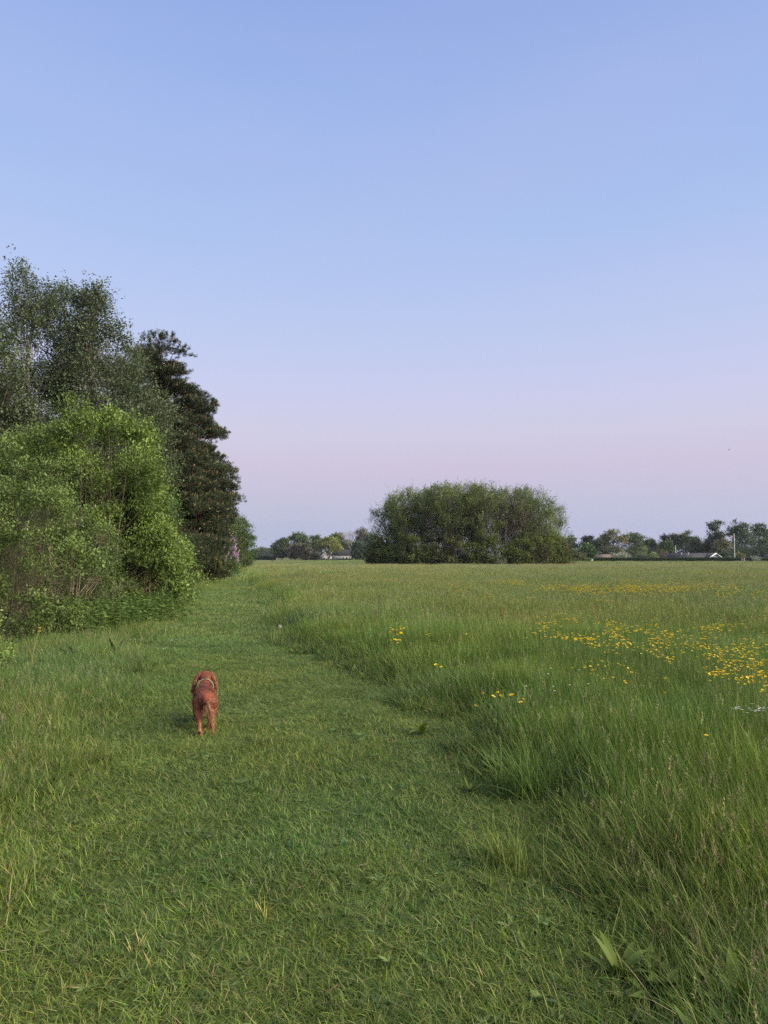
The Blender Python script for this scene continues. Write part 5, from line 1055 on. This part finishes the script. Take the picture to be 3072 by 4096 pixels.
tuft('rush_tuft', 'dark tussock leaning over the right edge of the path, middle distance', 1215, 2530, 420, 0.45, 0.4, 0.75, 0.006, (0.062, 0.10, 0.045), 22, 0.4)
tuft('grass_tuft', 'thick green tuft right of the dark hollow below the near buttercups', 2060, 2960, 420, 0.28, 0.3, 0.55, 0.004, (0.085, 0.15, 0.035), 23, 0.7)
tuft('grass_tuft', 'fan of long blades standing out at the meadow edge', 2110, 3190, 260, 0.20, 0.3, 0.5, 0.005, (0.10, 0.17, 0.035), 24, 0.8)
tuft('grass_tuft', 'bright upright tuft in the left verge behind the shrubs’ foot', 760, 2385, 500, 0.5, 0.35, 0.65, 0.006, (0.085, 0.135, 0.038), 25, 0.5)
tuft('grass_tuft', 'yellow green tuft at the near meadow edge', 2020, 3480, 200, 0.16, 0.16, 0.3, 0.004, (0.13, 0.17, 0.035), 26, 0.8)
tuft('straw_tuft', 'pale yellow cut stalks standing in the turf left of the middle', 1065, 3680, 16, 0.03, 0.07, 0.13, 0.004, (0.34, 0.32, 0.10), 27, 0.35)
tuft('straw_tuft', 'pale straw stalks in the turf at the lower left', 540, 3820, 22, 0.035, 0.06, 0.12, 0.004, (0.30, 0.28, 0.10), 28, 0.6)
tuft('straw_tuft', 'dry reddish straw bit in the turf at the lower left', 850, 3945, 14, 0.03, 0.04, 0.08, 0.004, (0.34, 0.22, 0.14), 29, 1.0)
# dandelion clock and hawksbeard
p = on_ground(1120, 2560); T = thing('dandelion_clock', 'white dandelion clock beside the path, middle distance', 'flower', p); g = Geo()
tube(g, [(0, 0, 0), (0.01, 0, 0.12), (0.0, 0, 0.24)], [0.003, 0.0025, 0.002], 4, (0.12, 0.16, 0.06)); g.obj('stem', M_LEAF, T)
g = Geo(); d = rdir(rng, 160); leaves(g, np.tile([0, 0, 0.255], (160, 1)) + d * 0.008, d, 0.024, 0.007, rng, np.tile([0.7, 0.7, 0.68], (160, 1)), jit=1.0, mid=0.85); g.obj('seed_head', M_PETAL, T)
p = on_ground(125, 2690); T = thing('hawksbeard_plant', 'tall thin stalk with two yellow flowers in front of the brown twigged bush', 'flower', p); g = Geo()
H_ = 0.62
for (x, y, z) in ((0.10, 0.0, 0.60), (0.085, 0.03, 0.55), (-0.12, 0.02, 0.45), (-0.05, -0.03, 0.50), (0.03, 0.05, 0.40)): tube(g, bez(np.array([0, 0, 0.0]), np.array([0, 0, z * 0.6]), np.array([x, y, z]), 7), np.linspace(0.006, 0.0025, 7), 4, (0.17, 0.20, 0.055))
g.obj('stalks', M_LEAF, T)
for (x, y, z) in ((0.10, 0.0, 0.60), (0.085, 0.03, 0.55)):
    f = link(bpy.data.objects.new('blossom', BLOS[0]), T); f.location = (x, y, z); f.scale = (1.5,) * 3

# ------------------------------------------------------------------ haze over the whole place
g = Geo(); box(g, -900, 900, -60, 760, -2.7, 17.0)
M_HAZE = bpy.data.materials.new('haze'); M_HAZE.use_nodes = True; hn_ = M_HAZE.node_tree; hn_.nodes.clear()
ho = hn_.nodes.new('ShaderNodeOutputMaterial'); hv = hn_.nodes.new('ShaderNodeVolumePrincipled'); hv.inputs['Density'].default_value = 0.0001; hv.inputs['Color'].default_value = (0.80, 0.88, 1.0, 1)
hn_.links.new(hv.outputs[0], ho.inputs['Volume'])
tag(g.obj('haze', M_HAZE), 'thin bluish evening haze over the meadow', 'haze', kind='stuff')
